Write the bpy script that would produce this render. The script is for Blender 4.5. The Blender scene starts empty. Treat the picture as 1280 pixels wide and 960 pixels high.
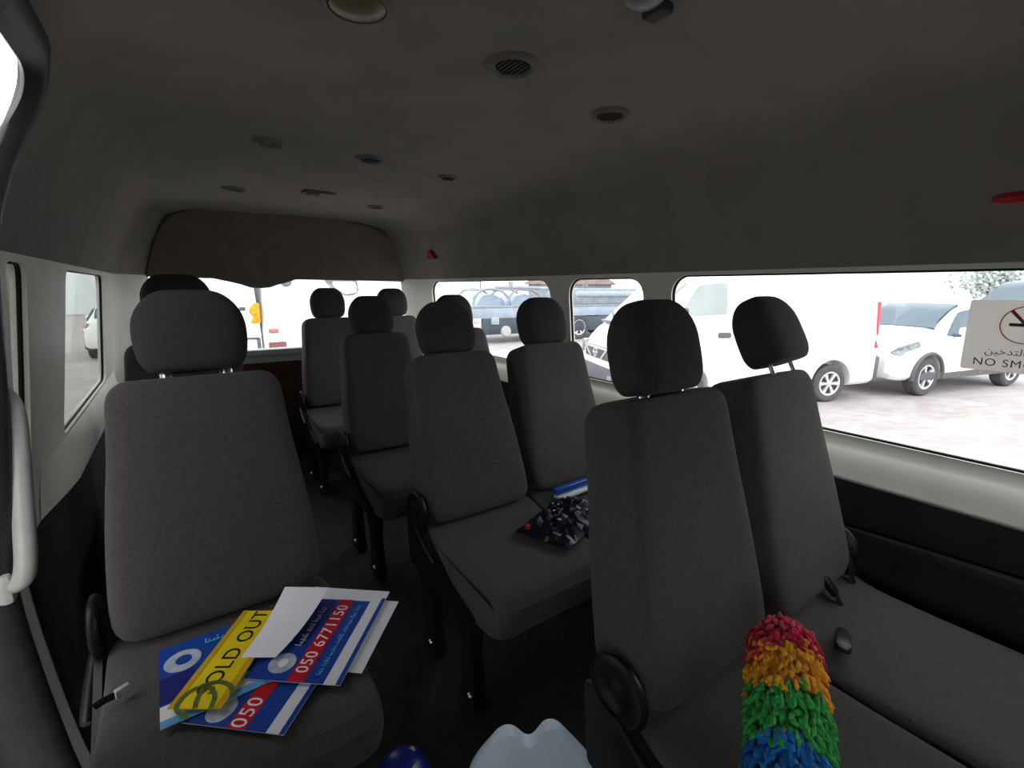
import bpy, bmesh, math, random
from mathutils import Vector, Matrix
from math import sin, cos, pi, radians
random.seed(7)
scn = bpy.context.scene
COL = scn.collection

# ---------------------------------------------------------------- camera, sky, exposure
EYE = 1.30                                   # eye height above the van floor (z = 0)
yaw, pitch, roll, fpx = radians(35.08), radians(11.45), radians(0.33), 588.6
Fw = Vector((sin(yaw)*cos(pitch), cos(yaw)*cos(pitch), -sin(pitch)))
Rt = Vector((cos(yaw), -sin(yaw), 0)); Up = Rt.cross(Fw)
R2 = Rt*cos(roll)+Up*sin(roll); U2 = -Rt*sin(roll)+Up*cos(roll)
cam = bpy.data.cameras.new('camera'); cam.sensor_fit = 'HORIZONTAL'; cam.sensor_width = 36
cam.lens = 36*fpx/1280; cam.clip_start = 0.02; cam.clip_end = 300
camo = bpy.data.objects.new('camera', cam); COL.objects.link(camo)
M = Matrix((R2, U2, -Fw)).transposed().to_4x4(); M.translation = (0, 0, EYE)
camo.matrix_world = M
scn.camera = camo

world = bpy.data.worlds.new('overcast_sky'); scn.world = world; world.use_nodes = True
nt = world.node_tree; bg = nt.nodes['Background']
tc = nt.nodes.new('ShaderNodeTexCoord'); sp = nt.nodes.new('ShaderNodeSeparateXYZ')
cr = nt.nodes.new('ShaderNodeValToRGB')
nt.links.new(tc.outputs['Generated'], sp.inputs[0]); nt.links.new(sp.outputs['Z'], cr.inputs[0])
cr.color_ramp.elements[0].position = 0.0; cr.color_ramp.elements[0].color = (0.93, 0.95, 0.97, 1)
cr.color_ramp.elements[1].position = 0.7; cr.color_ramp.elements[1].color = (1.0, 1.0, 1.0, 1)
nt.links.new(cr.outputs[0], bg.inputs[0])
bg.inputs[1].default_value = 1.95
vs = scn.view_settings
vs.view_transform = 'Standard'; vs.look = 'None'; vs.gamma = 1.0; vs.use_curve_mapping = False
vs.exposure = 1.0

# ---------------------------------------------------------------- materials
def mat(name, col, rough=0.6, metal=0.0, var=0.0, vscale=20.0, bump=0.0, bscale=300.0, spec=0.5, col2=None, detail=4.0, sheen=0.0, emit=None):
    m = bpy.data.materials.new(name); m.use_nodes = True
    t = m.node_tree; b = t.nodes['Principled BSDF']
    b.inputs['Base Color'].default_value = (*col, 1); b.inputs['Roughness'].default_value = rough
    b.inputs['Metallic'].default_value = metal; b.inputs['Specular IOR Level'].default_value = spec
    if sheen: b.inputs['Sheen Weight'].default_value = sheen
    if emit:
        b.inputs['Emission Color'].default_value = (*emit[0], 1); b.inputs['Emission Strength'].default_value = emit[1]
    c = t.nodes.new('ShaderNodeTexCoord')
    if var or col2:
        n = t.nodes.new('ShaderNodeTexNoise'); n.inputs['Scale'].default_value = vscale; n.inputs['Detail'].default_value = detail
        r = t.nodes.new('ShaderNodeValToRGB')
        a = [max(0, x*(1-var)) for x in col]; d = col2 if col2 else [min(1, x*(1+var)) for x in col]
        r.color_ramp.elements[0].position = .35; r.color_ramp.elements[1].position = .65
        r.color_ramp.elements[0].color = (*a, 1); r.color_ramp.elements[1].color = (*d, 1)
        t.links.new(c.outputs['Object'], n.inputs['Vector']); t.links.new(n.outputs['Fac'], r.inputs[0])
        t.links.new(r.outputs[0], b.inputs['Base Color'])
    if bump:
        n2 = t.nodes.new('ShaderNodeTexNoise'); n2.inputs['Scale'].default_value = bscale; n2.inputs['Detail'].default_value = 3
        bp = t.nodes.new('ShaderNodeBump'); bp.inputs['Strength'].default_value = bump; bp.inputs['Distance'].default_value = 0.002
        t.links.new(c.outputs['Object'], n2.inputs['Vector']); t.links.new(n2.outputs['Fac'], bp.inputs['Height'])
        t.links.new(bp.outputs[0], b.inputs['Normal'])
    return m

def glass(name, tint, refl=0.06):
    m = bpy.data.materials.new(name); m.use_nodes = True
    t = m.node_tree; t.nodes.clear()
    o = t.nodes.new('ShaderNodeOutputMaterial'); tr = t.nodes.new('ShaderNodeBsdfTransparent'); g = t.nodes.new('ShaderNodeBsdfGlossy')
    tr.inputs[0].default_value = (*tint, 1); g.inputs['Roughness'].default_value = 0.02
    mx = t.nodes.new('ShaderNodeMixShader'); mx.inputs[0].default_value = refl
    t.links.new(tr.outputs[0], mx.inputs[1]); t.links.new(g.outputs[0], mx.inputs[2]); t.links.new(mx.outputs[0], o.inputs[0])
    return m

HEADLINER = mat('headliner_fabric', (.25, .234, .215), .95, var=.06, vscale=6, bump=.25, bscale=700, spec=.1)
CREAM = mat('cream_trim_plastic', (.72, .70, .64), .55, var=.04, vscale=8, bump=.1, bscale=900, spec=.3)
BLACKTRIM = mat('black_trim_plastic', (.022, .022, .024), .6, var=.2, vscale=12, bump=.2, bscale=500, spec=.25)
HEADERMAT = mat('grey_header_plastic', (.17, .15, .13), .8, var=.08, vscale=8, bump=.15, bscale=600, spec=.2)
FLOORMAT = mat('dark_floor_vinyl', (.020, .020, .022), .7, var=.3, vscale=25, bump=.3, bscale=400, spec=.25)
BROWNPANEL = mat('dark_red_brown_panel', (.045, .022, .016), .7, var=.2, vscale=8, spec=.2)
SILL = mat('grey_sill_plastic', (.42, .43, .44), .4, var=.05, vscale=8)
RUBBER = mat('black_rubber_seal', (.008, .008, .009), .7, var=.2, vscale=30, spec=.2)
STRIP = mat('dark_weatherstrip_rubber', (.02, .02, .024), .45, var=.2, vscale=30, spec=.4)
FABRIC = mat('charcoal_seat_fabric', (.071, .066, .063), .95, var=.12, vscale=180, bump=.5, bscale=900, spec=.08, sheen=.08)
FABRIC_BACKLIT = mat('charcoal_fabric_backlit', (.046, .043, .042), .95, var=.12, vscale=180, bump=.5, bscale=900, spec=.08, sheen=.06)  # seat fabric made darker, backlit shade of the headrests put into the colour
SEATBLACK = mat('black_seat_plastic', (.006, .006, .007), .42, var=.2, vscale=20, spec=.4)
FRAMEBLACK = mat('black_painted_steel', (.012, .012, .013), .5, var=.2, vscale=20, spec=.3)
CHROME = mat('bright_steel', (.75, .75, .75), .22, metal=1, var=.05, vscale=40)
WEBBING = mat('black_belt_webbing', (.012, .012, .013), .8, var=.2, vscale=200, bump=.4, bscale=600, spec=.2)
VENTBLACK = mat('dark_vent_plastic', (.06, .055, .05), .6, var=.15, vscale=40, spec=.2)
VENTRING = mat('grey_vent_plastic', (.17, .16, .148), .6, var=.05, vscale=20, spec=.3)
LENSYEL = mat('yellowed_lamp_lens', (.17, .145, .075), .35, var=.05, vscale=30)
LENSWHITE = mat('white_lamp_lens', (.30, .31, .31), .35, var=.03, vscale=30)
RED = mat('red_hammer_plastic', (.45, .015, .02), .4, var=.1, vscale=30)
GLASSCLEAR = glass('clear_window_glass', (.93, .95, .95), .05)
GLASSBLOCK = glass('light_cutting_cab_glass', (.06, .065, .065), .06)  # unseen cab panes blackened to hold back light from the front
GLASSTINT = glass('grey_tinted_window_glass', (.58, .61, .59), .06)
HANDLEMAT = mat('grey_handle_plastic', (.36, .37, .35), .35, var=.04, vscale=30)
STICKERMAT = mat('grey_sticker_film', (.42, .41, .39), .7, var=.03, vscale=30)
_t = STICKERMAT.node_tree; _tl = _t.nodes.new('ShaderNodeBsdfTranslucent'); _tl.inputs[0].default_value = (.56, .54, .52, 1)
_mx = _t.nodes.new('ShaderNodeMixShader'); _mx.inputs[0].default_value = .75
_o = [n for n in _t.nodes if n.type == 'OUTPUT_MATERIAL'][0]
_t.links.new(_t.nodes['Principled BSDF'].outputs[0], _mx.inputs[1]); _t.links.new(_tl.outputs[0], _mx.inputs[2]); _t.links.new(_mx.outputs[0], _o.inputs[0])
STRED = mat('sticker_red_ink', (.42, .07, .05), .7, var=.05, vscale=60)
STBLK = mat('sticker_black_ink', (.06, .06, .06), .7, var=.05, vscale=60)
BLUE = mat('poster_blue_print', (.012, .10, .52), .35, var=.35, vscale=9, col2=(.01, .045, .32))
BLUE2 = mat('poster_navy_print', (.012, .015, .16), .35, var=.2, vscale=9)
CYAN = mat('poster_light_blue_print', (.12, .42, .75), .35, var=.15, vscale=30)
POSTWHITE = mat('poster_white_paper', (.80, .80, .86), .5, var=.02, vscale=20)
PRED = mat('poster_red_print', (.55, .01, .02), .35, var=.1, vscale=30)
PGREY = mat('poster_grey_print', (.42, .48, .58), .4, var=.15, vscale=60)
YELLOW = mat('yellow_sign_print', (.80, .62, .01), .35, var=.06, vscale=20)
DYELLOW = mat('ochre_sign_border', (.60, .36, .01), .35, var=.08, vscale=20)
INK = mat('black_print_ink', (.012, .012, .012), .4, var=.1, vscale=30)
GREENINK = mat('dark_green_print', (.10, .14, .03), .4, var=.3, vscale=60)
WHITEPL = mat('pale_blue_white_plastic', (.72, .84, .98), .4, var=.03, vscale=10)
BLUEPL = mat('royal_blue_plastic', (.012, .03, .34), .35, var=.1, vscale=20)
BAGMAT = mat('dark_navy_film', (.008, .009, .018), .25, var=.3, vscale=30, bump=.6, bscale=60, spec=.3)
PKBLUE = mat('blue_package_print', (.01, .06, .35), .3, var=.1, vscale=20)
PKWHITE = mat('white_package_print', (.65, .68, .72), .3, var=.03, vscale=20)
D_RED = mat('crimson_chenille', (.52, .012, .06), .95, var=.25, vscale=60, spec=.1, sheen=.2)
D_ORANGE = mat('orange_chenille', (.75, .33, .008), .95, var=.2, vscale=60, spec=.1, sheen=.2)
D_GREEN = mat('green_chenille', (.03, .36, .06), .95, var=.25, vscale=60, spec=.1, sheen=.2)
D_BLUE = mat('blue_chenille', (.006, .16, .48), .95, var=.25, vscale=60, spec=.1, sheen=.2)
CARWHITE = mat('white_car_paint', (.82, .83, .84), .3, var=.01, vscale=3)
CARGLASS = mat('blue_grey_car_glass', (.07, .105, .135), .12, var=.1, vscale=2, spec=.3)
CARGLASSPALE = mat('pale_grey_car_glass', (.33, .36, .36), .08, var=.1, vscale=2, spec=.6)
CARBLACK = mat('car_dark_grey_plastic', (.09, .09, .10), .6, var=.15, vscale=15)
TYRE = mat('tyre_rubber', (.07, .065, .068), .85, var=.15, vscale=30)
ALLOY = mat('silver_alloy', (.62, .62, .63), .35, metal=.6, var=.05, vscale=20)
LAMPGLASS = mat('headlamp_glass', (.26, .28, .30), .2, var=.3, vscale=14)
TAILRED = mat('red_tail_lamp', (.55, .02, .04), .25, var=.1, vscale=30)
TAILPALE = mat('faded_red_tail_lamp', (.45, .17, .16), .3, var=.1, vscale=30)
AMBER = mat('orange_lamp_lens', (.95, .25, .005), .25, var=.15, vscale=25, col2=(.95, .42, .02))
MAROON = mat('maroon_plate', (.20, .06, .055), .5, var=.1, vscale=20)
GREYPL = mat('grey_mirror_plastic', (.16, .17, .19), .45, var=.1, vscale=20)
MIRRORGLASS = mat('pale_mirror_glass', (.55, .52, .53), .1, var=.03, vscale=5)
TRUCKBLUE = mat('pale_blue_truck_paint', (.30, .36, .44), .5, var=.08, vscale=3)
TRUCKNAVY = mat('dark_navy_truck_skirt', (.045, .06, .08), .5, var=.2, vscale=4)
TRUCKGREY = mat('grey_truck_steel', (.24, .26, .29), .5, var=.12, vscale=5)
ROOFBROWN = mat('brown_grey_roof', (.26, .20, .18), .8, var=.15, vscale=3)
WALLPALE = mat('pale_plaster', (.72, .75, .76), .9, var=.05, vscale=2)
LEAF = mat('haze_paled_foliage', (.50, .55, .54), .9, var=.3, vscale=6)  # distance haze mixed into the leaf colour
BARK = mat('bark', (.18, .14, .11), .9, var=.3, vscale=12)

def paving():
    m = bpy.data.materials.new('pink_grey_paving'); m.use_nodes = True
    t = m.node_tree; b = t.nodes['Principled BSDF']; b.inputs['Roughness'].default_value = .85; b.inputs['Specular IOR Level'].default_value = .2
    c = t.nodes.new('ShaderNodeTexCoord'); mp = t.nodes.new('ShaderNodeMapping'); mp.inputs['Rotation'].default_value = (0, 0, .5)
    br = t.nodes.new('ShaderNodeTexBrick'); br.inputs['Scale'].default_value = 2.2
    br.inputs['Color1'].default_value = (.47, .43, .43, 1); br.inputs['Color2'].default_value = (.40, .32, .32, 1); br.inputs['Mortar'].default_value = (.35, .325, .325, 1)
    br.inputs['Mortar Size'].default_value = .012; br.inputs['Bias'].default_value = -.25
    n = t.nodes.new('ShaderNodeTexNoise'); n.inputs['Scale'].default_value = 1.1; n.inputs['Detail'].default_value = 5
    mx = t.nodes.new('ShaderNodeMixRGB'); mx.blend_type = 'MULTIPLY'; mx.inputs[0].default_value = .35
    t.links.new(c.outputs['Object'], mp.inputs[0]); t.links.new(mp.outputs[0], br.inputs['Vector']); t.links.new(c.outputs['Object'], n.inputs['Vector'])
    t.links.new(br.outputs['Color'], mx.inputs[1]); t.links.new(n.outputs['Fac'], mx.inputs[2]); t.links.new(mx.outputs[0], b.inputs['Base Color'])
    return m
PAVING = paving()

# ---------------------------------------------------------------- helpers
def link(name, me, parent=None):
    o = bpy.data.objects.new(name, me); COL.objects.link(o)
    if parent: o.parent = parent
    return o
def empty(name, label, cat, loc=(0, 0, 0), rot=(0, 0, 0), group=None):
    o = link(name, None); o.location = loc; o.rotation_euler = rot; o.empty_display_size = .1
    o['label'] = label; o['category'] = cat
    if group: o['group'] = group
    return o
def tag(o, label, cat, group=None):
    o['label'] = label; o['category'] = cat
    if group: o['group'] = group
    return o
def struct(o, label=None):
    o['kind'] = 'structure'
    if label: o['label'] = label
    return o
def finish(name, bm, m, parent=None, smooth=True, angle=40):
    bmesh.ops.recalc_face_normals(bm, faces=bm.faces[:])
    me = bpy.data.meshes.new(name); bm.to_mesh(me); bm.free()
    for k in (m if isinstance(m, (list, tuple)) else [m]): me.materials.append(k)
    if smooth:
        for p in me.polygons: p.use_smooth = True
        me.set_sharp_from_angle(angle=radians(angle))
    return link(name, me, parent)

def a_box(bm, c, s, rot=None, bev=0.0, seg=2):
    r = bmesh.ops.create_cube(bm, size=1); vs_ = r['verts']
    bmesh.ops.scale(bm, vec=s, verts=vs_)
    if bev:
        es = list({e for v in vs_ for e in v.link_edges})
        g = bmesh.ops.bevel(bm, geom=es, offset=bev, segments=seg, affect='EDGES', profile=.5)
        vs_ = list({v for f in g['faces'] for v in f.verts} | {v for v in vs_ if v.is_valid})
    if rot: bmesh.ops.rotate(bm, cent=(0, 0, 0), matrix=rot, verts=vs_)
    bmesh.ops.translate(bm, vec=c, verts=vs_); return vs_
def catmull(pts, n=6, closed=False):
    P = [Vector(p) for p in pts]; out = []; L = len(P)
    for i in range(L if closed else L-1):
        p0 = P[(i-1) % L] if closed or i > 0 else P[0]; p1 = P[i]; p2 = P[(i+1) % L]
        p3 = P[(i+2) % L] if closed or i+2 < L else P[-1]
        for k in range(n):
            t = k/n
            out.append(.5*((2*p1)+(p2-p0)*t+(2*p0-5*p1+4*p2-p3)*t*t+(3*p1-p0-3*p2+p3)*t**3))
    if not closed: out.append(P[-1])
    return out
def a_tube(bm, pts, r, seg=10, closed=False, flat=1.0):
    P = [Vector(p) for p in pts]; n = len(P); rings = []
    ref = Vector((0, 0, 1))
    for i, p in enumerate(P):
        t = (P[(i+1) % n]-P[i-1]) if (closed or 0 < i < n-1) else (P[1]-P[0] if i == 0 else P[-1]-P[-2])
        t.normalize()
        if i == 0:
            ref = Vector((0, 0, 1)) if abs(t.z) < .9 else Vector((1, 0, 0))
        u = (ref-t*ref.dot(t)).normalized(); v = t.cross(u); ref = u
        rr = r[i] if isinstance(r, (list, tuple)) else r
        rings.append([bm.verts.new(p+u*rr*cos(2*pi*k/seg)+v*rr*flat*sin(2*pi*k/seg)) for k in range(seg)])
    m = n if closed else n-1
    for i in range(m):
        a, b = rings[i], rings[(i+1) % n]
        for k in range(seg): bm.faces.new((a[k], a[(k+1) % seg], b[(k+1) % seg], b[k]))
    if not closed:
        bm.faces.new(rings[0][::-1]); bm.faces.new(rings[-1])
def a_loft(bm, secs, cap=True):
    R = [[bm.verts.new(p) for p in s] for s in secs]; n = len(R[0])
    for a, b in zip(R, R[1:]):
        for k in range(n): bm.faces.new((a[k], a[(k+1) % n], b[(k+1) % n], b[k]))
    if cap:
        bm.faces.new(R[0][::-1]); bm.faces.new(R[-1])
    return R
def a_prism(bm, poly, to3, t0, t1):
    """closed polygon in 2D, extruded between t0 and t1; to3(u, v, t) -> 3D"""
    a = [bm.verts.new(to3(u, v, t0)) for u, v in poly]; b = [bm.verts.new(to3(u, v, t1)) for u, v in poly]
    n = len(poly)
    bm.faces.new(a[::-1]); bm.faces.new(b)
    for k in range(n): bm.faces.new((a[k], a[(k+1) % n], b[(k+1) % n], b[k]))
def a_lathe(bm, prof, seg=32, mtx=None):
    """profile (r, h) spun about local Z, then transformed"""
    rings = []
    for r, h in prof:
        if r < 1e-6: rings.append([bm.verts.new((0, 0, h))])
        else: rings.append([bm.verts.new((r*cos(2*pi*k/seg), r*sin(2*pi*k/seg), h)) for k in range(seg)])
    new = [v for q in rings for v in q]
    for a, b in zip(rings, rings[1:]):
        for k in range(seg):
            k2 = (k+1) % seg
            if len(a) == 1 and len(b) == 1: continue
            if len(a) == 1: bm.faces.new((a[0], b[k2], b[k]))
            elif len(b) == 1: bm.faces.new((a[k], a[k2], b[0]))
            else: bm.faces.new((a[k], a[k2], b[k2], b[k]))
    if mtx: bmesh.ops.transform(bm, matrix=mtx, verts=new)
    return new
def rrect(x0, x1, y0, y1, r, seg=6):
    out = []
    for cx, cy, a0 in ((x1-r, y1-r, 0), (x0+r, y1-r, 90), (x0+r, y0+r, 180), (x1-r, y0+r, 270)):
        for k in range(seg+1):
            a = radians(a0+90*k/seg); out.append((cx+r*cos(a), cy+r*sin(a)))
    return out
def rpoly(pts, r, seg=6):
    """polygon with rounded corners (r may be a list)"""
    out = []; n = len(pts)
    for i in range(n):
        p = Vector(pts[i]); a = Vector(pts[i-1])-p; b = Vector(pts[(i+1) % n])-p
        rr = r[i] if isinstance(r, (list, tuple)) else r
        a.normalize(); b.normalize()
        for k in range(seg+1):
            t = k/seg
            q = p+a*rr*(1-t)**2+b*rr*t**2
            out.append((q.x, q.y))
    return out
def boolean(o, cutters):
    for c in cutters:
        md = o.modifiers.new('cut', 'BOOLEAN'); md.operation = 'DIFFERENCE'; md.object = c; md.solver = 'EXACT'
    dg = bpy.context.evaluated_depsgraph_get()
    me = bpy.data.meshes.new_from_object(o.evaluated_get(dg)); o.modifiers.clear()
    old = o.data; o.data = me; bpy.data.meshes.remove(old)
    for c in cutters:
        me2 = c.data; bpy.data.objects.remove(c); bpy.data.meshes.remove(me2)
    for p in me.polygons: p.use_smooth = True
    me.set_sharp_from_angle(angle=radians(35))
def cutter(poly, to3, t0, t1):
    bm = bmesh.new(); a_prism(bm, poly, to3, t0, t1)
    return finish('cutter', bm, [], smooth=False)
def a_text(body, size, m, name, parent, mtx, depth=.0006, spacing=1.0):
    cu = bpy.data.curves.new(name, 'FONT'); cu.body = body; cu.size = size; cu.align_x = 'CENTER'; cu.align_y = 'CENTER'
    cu.extrude = depth; cu.space_character = spacing
    tmp = bpy.data.objects.new('t', cu); COL.objects.link(tmp)
    dg = bpy.context.evaluated_depsgraph_get()
    me = bpy.data.meshes.new_from_object(tmp.evaluated_get(dg)); me.name = name
    bpy.data.objects.remove(tmp); bpy.data.curves.remove(cu)
    me.transform(mtx); me.materials.clear(); me.materials.append(m)
    return link(name, me, parent)

# ---------------------------------------------------------------- van shell
CX = .697
YR = 3.78; YF = -1.75; YD0, YD1 = 1.02, 1.36           # rear end, cab end, sliding door opening (unseen front part walled up to block light)
LOW = [(.985, -.06), (.99, .0), (1.02, .2), (1.045, .5), (1.05, .7), (1.031, .84), (1.012, 1.02), (.992, 1.22), (.978, 1.37)]
TOP = [(.978, 1.37), (.958, 1.45), (.922, 1.55), (.872, 1.65), (.845, 1.71), (.803, 1.755), (.735, 1.786), (.6, 1.802), (.4, 1.807), (.2, 1.81), (0, 1.812)]
LOWR = [(.93, -.06), (.935, 0), (.96, .2), (.97, .5), (.958, .70), (.960, .728), (.995, .79), (1.028, .840), (1.012, 1.02), (.992, 1.22), (.978, 1.37)]
LOWS = [(p.x, p.y) for p in catmull([(a, b, 0) for a, b in LOW], 3)]
LOWRS = [(p.x, p.y) for p in catmull([(a, b, 0) for a, b in LOWR], 3)]
TOPS = [(p.x, p.y) for p in catmull([(a, b, 0) for a, b in TOP], 4)]
def hw(z, side=-1):
    T = (LOWRS if side > 0 else LOWS)+TOPS[1:]
    for (a, za), (b, zb) in zip(T, T[1:]):
        if za <= z <= zb: return a+(b-a)*(z-za)/max(1e-9, zb-za)
    return T[0][0] if z < T[0][1] else T[-1][0]
def wallx(side, z, off=0): return CX+side*(hw(z, side)+off)

def cove(y, w=.15):
    t = max(0, min(1, (y-3.48)/.30)); return w*t*t*(3-2*t)*.5+w*t*t*.5
def ylist(y0, y1, ny):
    ys = [y0+(y1-y0)*i/ny for i in range(ny+1)]
    if y1 > 3.5: ys = [y for y in ys if y < 3.46]+[3.48+.30*k/14 for k in range(15)]
    return ys
def wall_solid(name, side, m, y0, y1, prof, t0=0.0, t1=.03, ny=28):
    bm = bmesh.new()
    sec = [(a+t0, z) for a, z in prof]+[(a+t1, z) for a, z in prof[::-1]]
    secs = [[Vector((CX+side*(a-(cove(y) if t0 < .1 else 0)), y, z)) for a, z in sec] for y in ylist(y0, y1, ny)]
    a_loft(bm, secs)
    return finish(name, bm, m, angle=35)
YZ = lambda y, z, t: Vector((t, y, z))

WZ0, WZ1 = .842, 1.352
WIN_R = [rrect(-.55, 1.25, WZ0, WZ1+.004, .075), rrect(1.395, 1.885, WZ0, WZ1, .085), rrect(2.035, 3.52, WZ0, WZ1, .10)]
WIN_L = [rpoly([(1.425, .84), (1.535, .84), (1.60, WZ1), (1.425, WZ1)], .04),
         rpoly([(1.94, WZ0), (3.06, WZ0), (3.10, WZ1), (2.10, WZ1)], [.06, .05, .06, .05])]
CAB = rpoly([(-1.45, .92), (-.75, .92), (-.75, WZ1), (-1.2, WZ1)], .06)
CABL = rpoly([(-1.55, .80), (-.1, .80), (-.1, WZ1), (-1.35, WZ1)], .06)  # unseen front door window, shaped large to light the aisle seats' sides

wr = wall_solid('wall_right', 1, CREAM, YF, YR, LOWRS)
boolean(wr, [cutter(w, YZ, CX+.7, CX+1.4) for w in WIN_R+[CAB]])
struct(wr, 'cream plastic side wall under and between the right-hand windows')
wl = wall_solid('wall_left', -1, CREAM, YF, YR, LOWS)
DOORCUT = rpoly([(YD0, .0), (YD1, .0), (YD1, 1.72), (YD0, 1.72)], [.02, .02, .13, .13], 10)
boolean(wl, [cutter(w, YZ, CX-1.4, CX-.7) for w in WIN_L+[CABL, DOORCUT]])
struct(wl, 'cream plastic side wall with pillars on the sliding door side, closing the unseen front of the doorway to block light')

bm = bmesh.new()
half = TOPS
inner = [(CX-a, z) for a, z in half]+[(CX+a, z) for a, z in half[::-1][1:]]
outer = [(CX-(a+.03), z+.03*min(1, i/20)) for i, (a, z) in enumerate(half)]
outer = outer+[(2*CX-x, z) for x, z in outer[::-1][1:]]
ring = inner+outer[::-1]
ny = 30
a_loft(bm, [[Vector((CX+(x-CX)*(1-cove(y)/.97), y, z-.02*cove(y)/.15*(abs(x-CX) < .8))) for x, z in ring] for y in ylist(YF, YR, ny)])
ceil = finish('ceiling', bm, HEADLINER, angle=35)
boolean(ceil, [cutter(DOORCUT, YZ, CX-1.4, CX-.62)])
struct(ceil, 'grey fabric headliner with rounded sides')

bm = bmesh.new(); a_box(bm, (CX, (YF+YR)/2, -.03), (1.98, YR-YF, .06))
fl = struct(finish('floor', bm, FLOORMAT, smooth=False), 'black vinyl van floor')

# rear wall shell around the tailgate
XZ = lambda x, z, t: Vector((x, t, z))
full = [(CX-a, z) for a, z in LOWS]+[(CX-a, z) for a, z in TOPS[1:]]
full = full+[(2*CX-x, z) for x, z in full[::-1] if abs(x-CX) > 1e-6]
bm = bmesh.new(); a_prism(bm, full, XZ, YR, YR+.08)
rw = finish('wall_rear', bm, HEADLINER, smooth=False)
RWIN = rrect(-.14, 1.60, .80, 1.40, .04)
boolean(rw, [cutter(RWIN, XZ, YR-.1, YR+.2)])
struct(rw, 'grey trimmed rear end of the van around the tailgate')
# cab end with windscreen
bm = bmesh.new(); a_prism(bm, full, XZ, YF-.08, YF)
wf = finish('wall_front', bm, CREAM, smooth=False)
boolean(wf, [cutter(rrect(CX-.75, CX+.75, 1.02, 1.52, .1), XZ, YF-.2, YF+.1)])
struct(wf)

# tailgate: header panel with the dipped centre, lower brown panel, sill
tg = link('door_1', None); tg.location = (0, 0, 0); struct(tg, 'tailgate with dark grey header panel and brown lower lining')
hp = [(-.14, 1.36), (-.118, 1.44), (-.09, 1.56), (-.04, 1.675), (.03, 1.75), (.12, 1.788), (.3, 1.80), (.559, 1.805), (.85, 1.80), (1.098, 1.785), (1.29, 1.77), (1.40, 1.735), (1.465, 1.66), (1.52, 1.55), (1.565, 1.43), (1.595, 1.35)]
bt = [(1.2, 1.354), (.72, 1.356), (.66, 1.347), (.60, 1.318), (.55, 1.298), (.49, 1.293), (.43, 1.296), (.38, 1.314), (.32, 1.343), (.26, 1.356), (.2, 1.358)]
bm = bmesh.new(); a_prism(bm, hp+bt, XZ, YR-.035, YR-.002)
bmesh.ops.bevel(bm, geom=[e for e in bm.edges if all(abs(v.co.y-(YR-.035)) < 1e-5 for v in e.verts)], offset=.012, segments=3, affect='EDGES')
o = finish('header_panel', bm, HEADERMAT, tg, angle=50); o['label'] = 'dark grey header panel over the rear window'
bm = bmesh.new(); a_box(bm, (.70, YR-.03, .845), (1.66, .10, .05), bev=.015); a_box(bm, (.70, YR-.015, .80), (1.66, .05, .07), bev=.01)
o = finish('window_sill', bm, SILL, tg); o['label'] = 'pale grey sill under the rear window'
bm = bmesh.new(); a_box(bm, (.73, YR-.02, .40), (1.70, .04, .76), bev=.012)
for x in (.2, .73, 1.26): a_box(bm, (x, YR-.045, .42), (.40, .02, .5), bev=.008)
o = finish('lower_lining', bm, BROWNPANEL, tg); o['label'] = 'dark brown lower lining of the tailgate'
bm = bmesh.new()
for z0, z1 in ((1.33, 1.35),): a_box(bm, (.73, YR+.0, 1.362), (1.70, .02, .012))
finish('seal', bm, RUBBER, tg)

def pane(name, poly, side, m, off=.016, n=(10, 6)):
    """curved glass following the wall, with its own thickness"""
    ys = [p[0] for p in poly]; 
    bm = bmesh.new()
    c = (sum(ys)/len(ys), sum(p[1] for p in poly)/len(poly))
    fr = [1.0, .66, .33]
    for t in (0, .004):
        rings = [[bm.verts.new((wallx(side, c[1]+(z-c[1])*f*1.02, off+t), c[0]+(y-c[0])*f*1.01, c[1]+(z-c[1])*f*1.02)) for y, z in poly] for f in fr]
        cv = bm.verts.new((wallx(side, c[1], off+t), c[0], c[1]))
        n_ = len(poly)
        for a, b in zip(rings, rings[1:]):
            for k in range(n_): bm.faces.new((a[k], a[(k+1) % n_], b[(k+1) % n_], b[k]))
        for k in range(n_): bm.faces.new((rings[-1][k], rings[-1][(k+1) % n_], cv))
        if t == 0: first = rings[0]
        else:
            for k in range(n_): bm.faces.new((first[k], first[(k+1) % n_], rings[0][(k+1) % n_], rings[0][k]))
    return finish(name, bm, m)
def window(no, poly, side, m, lab, seal_r=.007):
    w = link('window_%d' % no, None); struct(w, lab)
    g = pane('glass_pane', poly, side, m); g.parent = w
    bm = bmesh.new(); a_tube(bm, [(wallx(side, z, .014), y, z) for y, z in poly], seal_r, 6, True)
    s = finish('seal', bm, RUBBER, w); s['label'] = 'black rubber seal'
    return w
window(1, WIN_R[0], 1, GLASSCLEAR, 'long side window nearest the camera on the right')
window(2, WIN_R[1], 1, GLASSCLEAR, 'narrow middle side window on the right')
window(3, WIN_R[2], 1, GLASSCLEAR, 'long rear side window on the right')
window(4, WIN_L[0], -1, GLASSTINT, 'narrow window beside the grab handle', .005)
window(5, WIN_L[1], -1, GLASSTINT, 'tinted rear side window on the left', .005)
w6 = link('window_6', None); struct(w6, 'rear window in the tailgate')
bm = bmesh.new(); a_prism(bm, rrect(-.15, 1.61, .79, 1.41, .04), XZ, YR+.03, YR+.035); finish('glass_pane', bm, GLASSCLEAR, w6, smooth=False)
bm = bmesh.new(); a_tube(bm, [(x, YR+.024, z) for x, z in rrect(-.14, 1.60, .80, 1.40, .04)], .008, 6, True); finish('seal', bm, RUBBER, w6)
w7 = link('window_7', None); struct(w7, 'windscreen')
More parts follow.
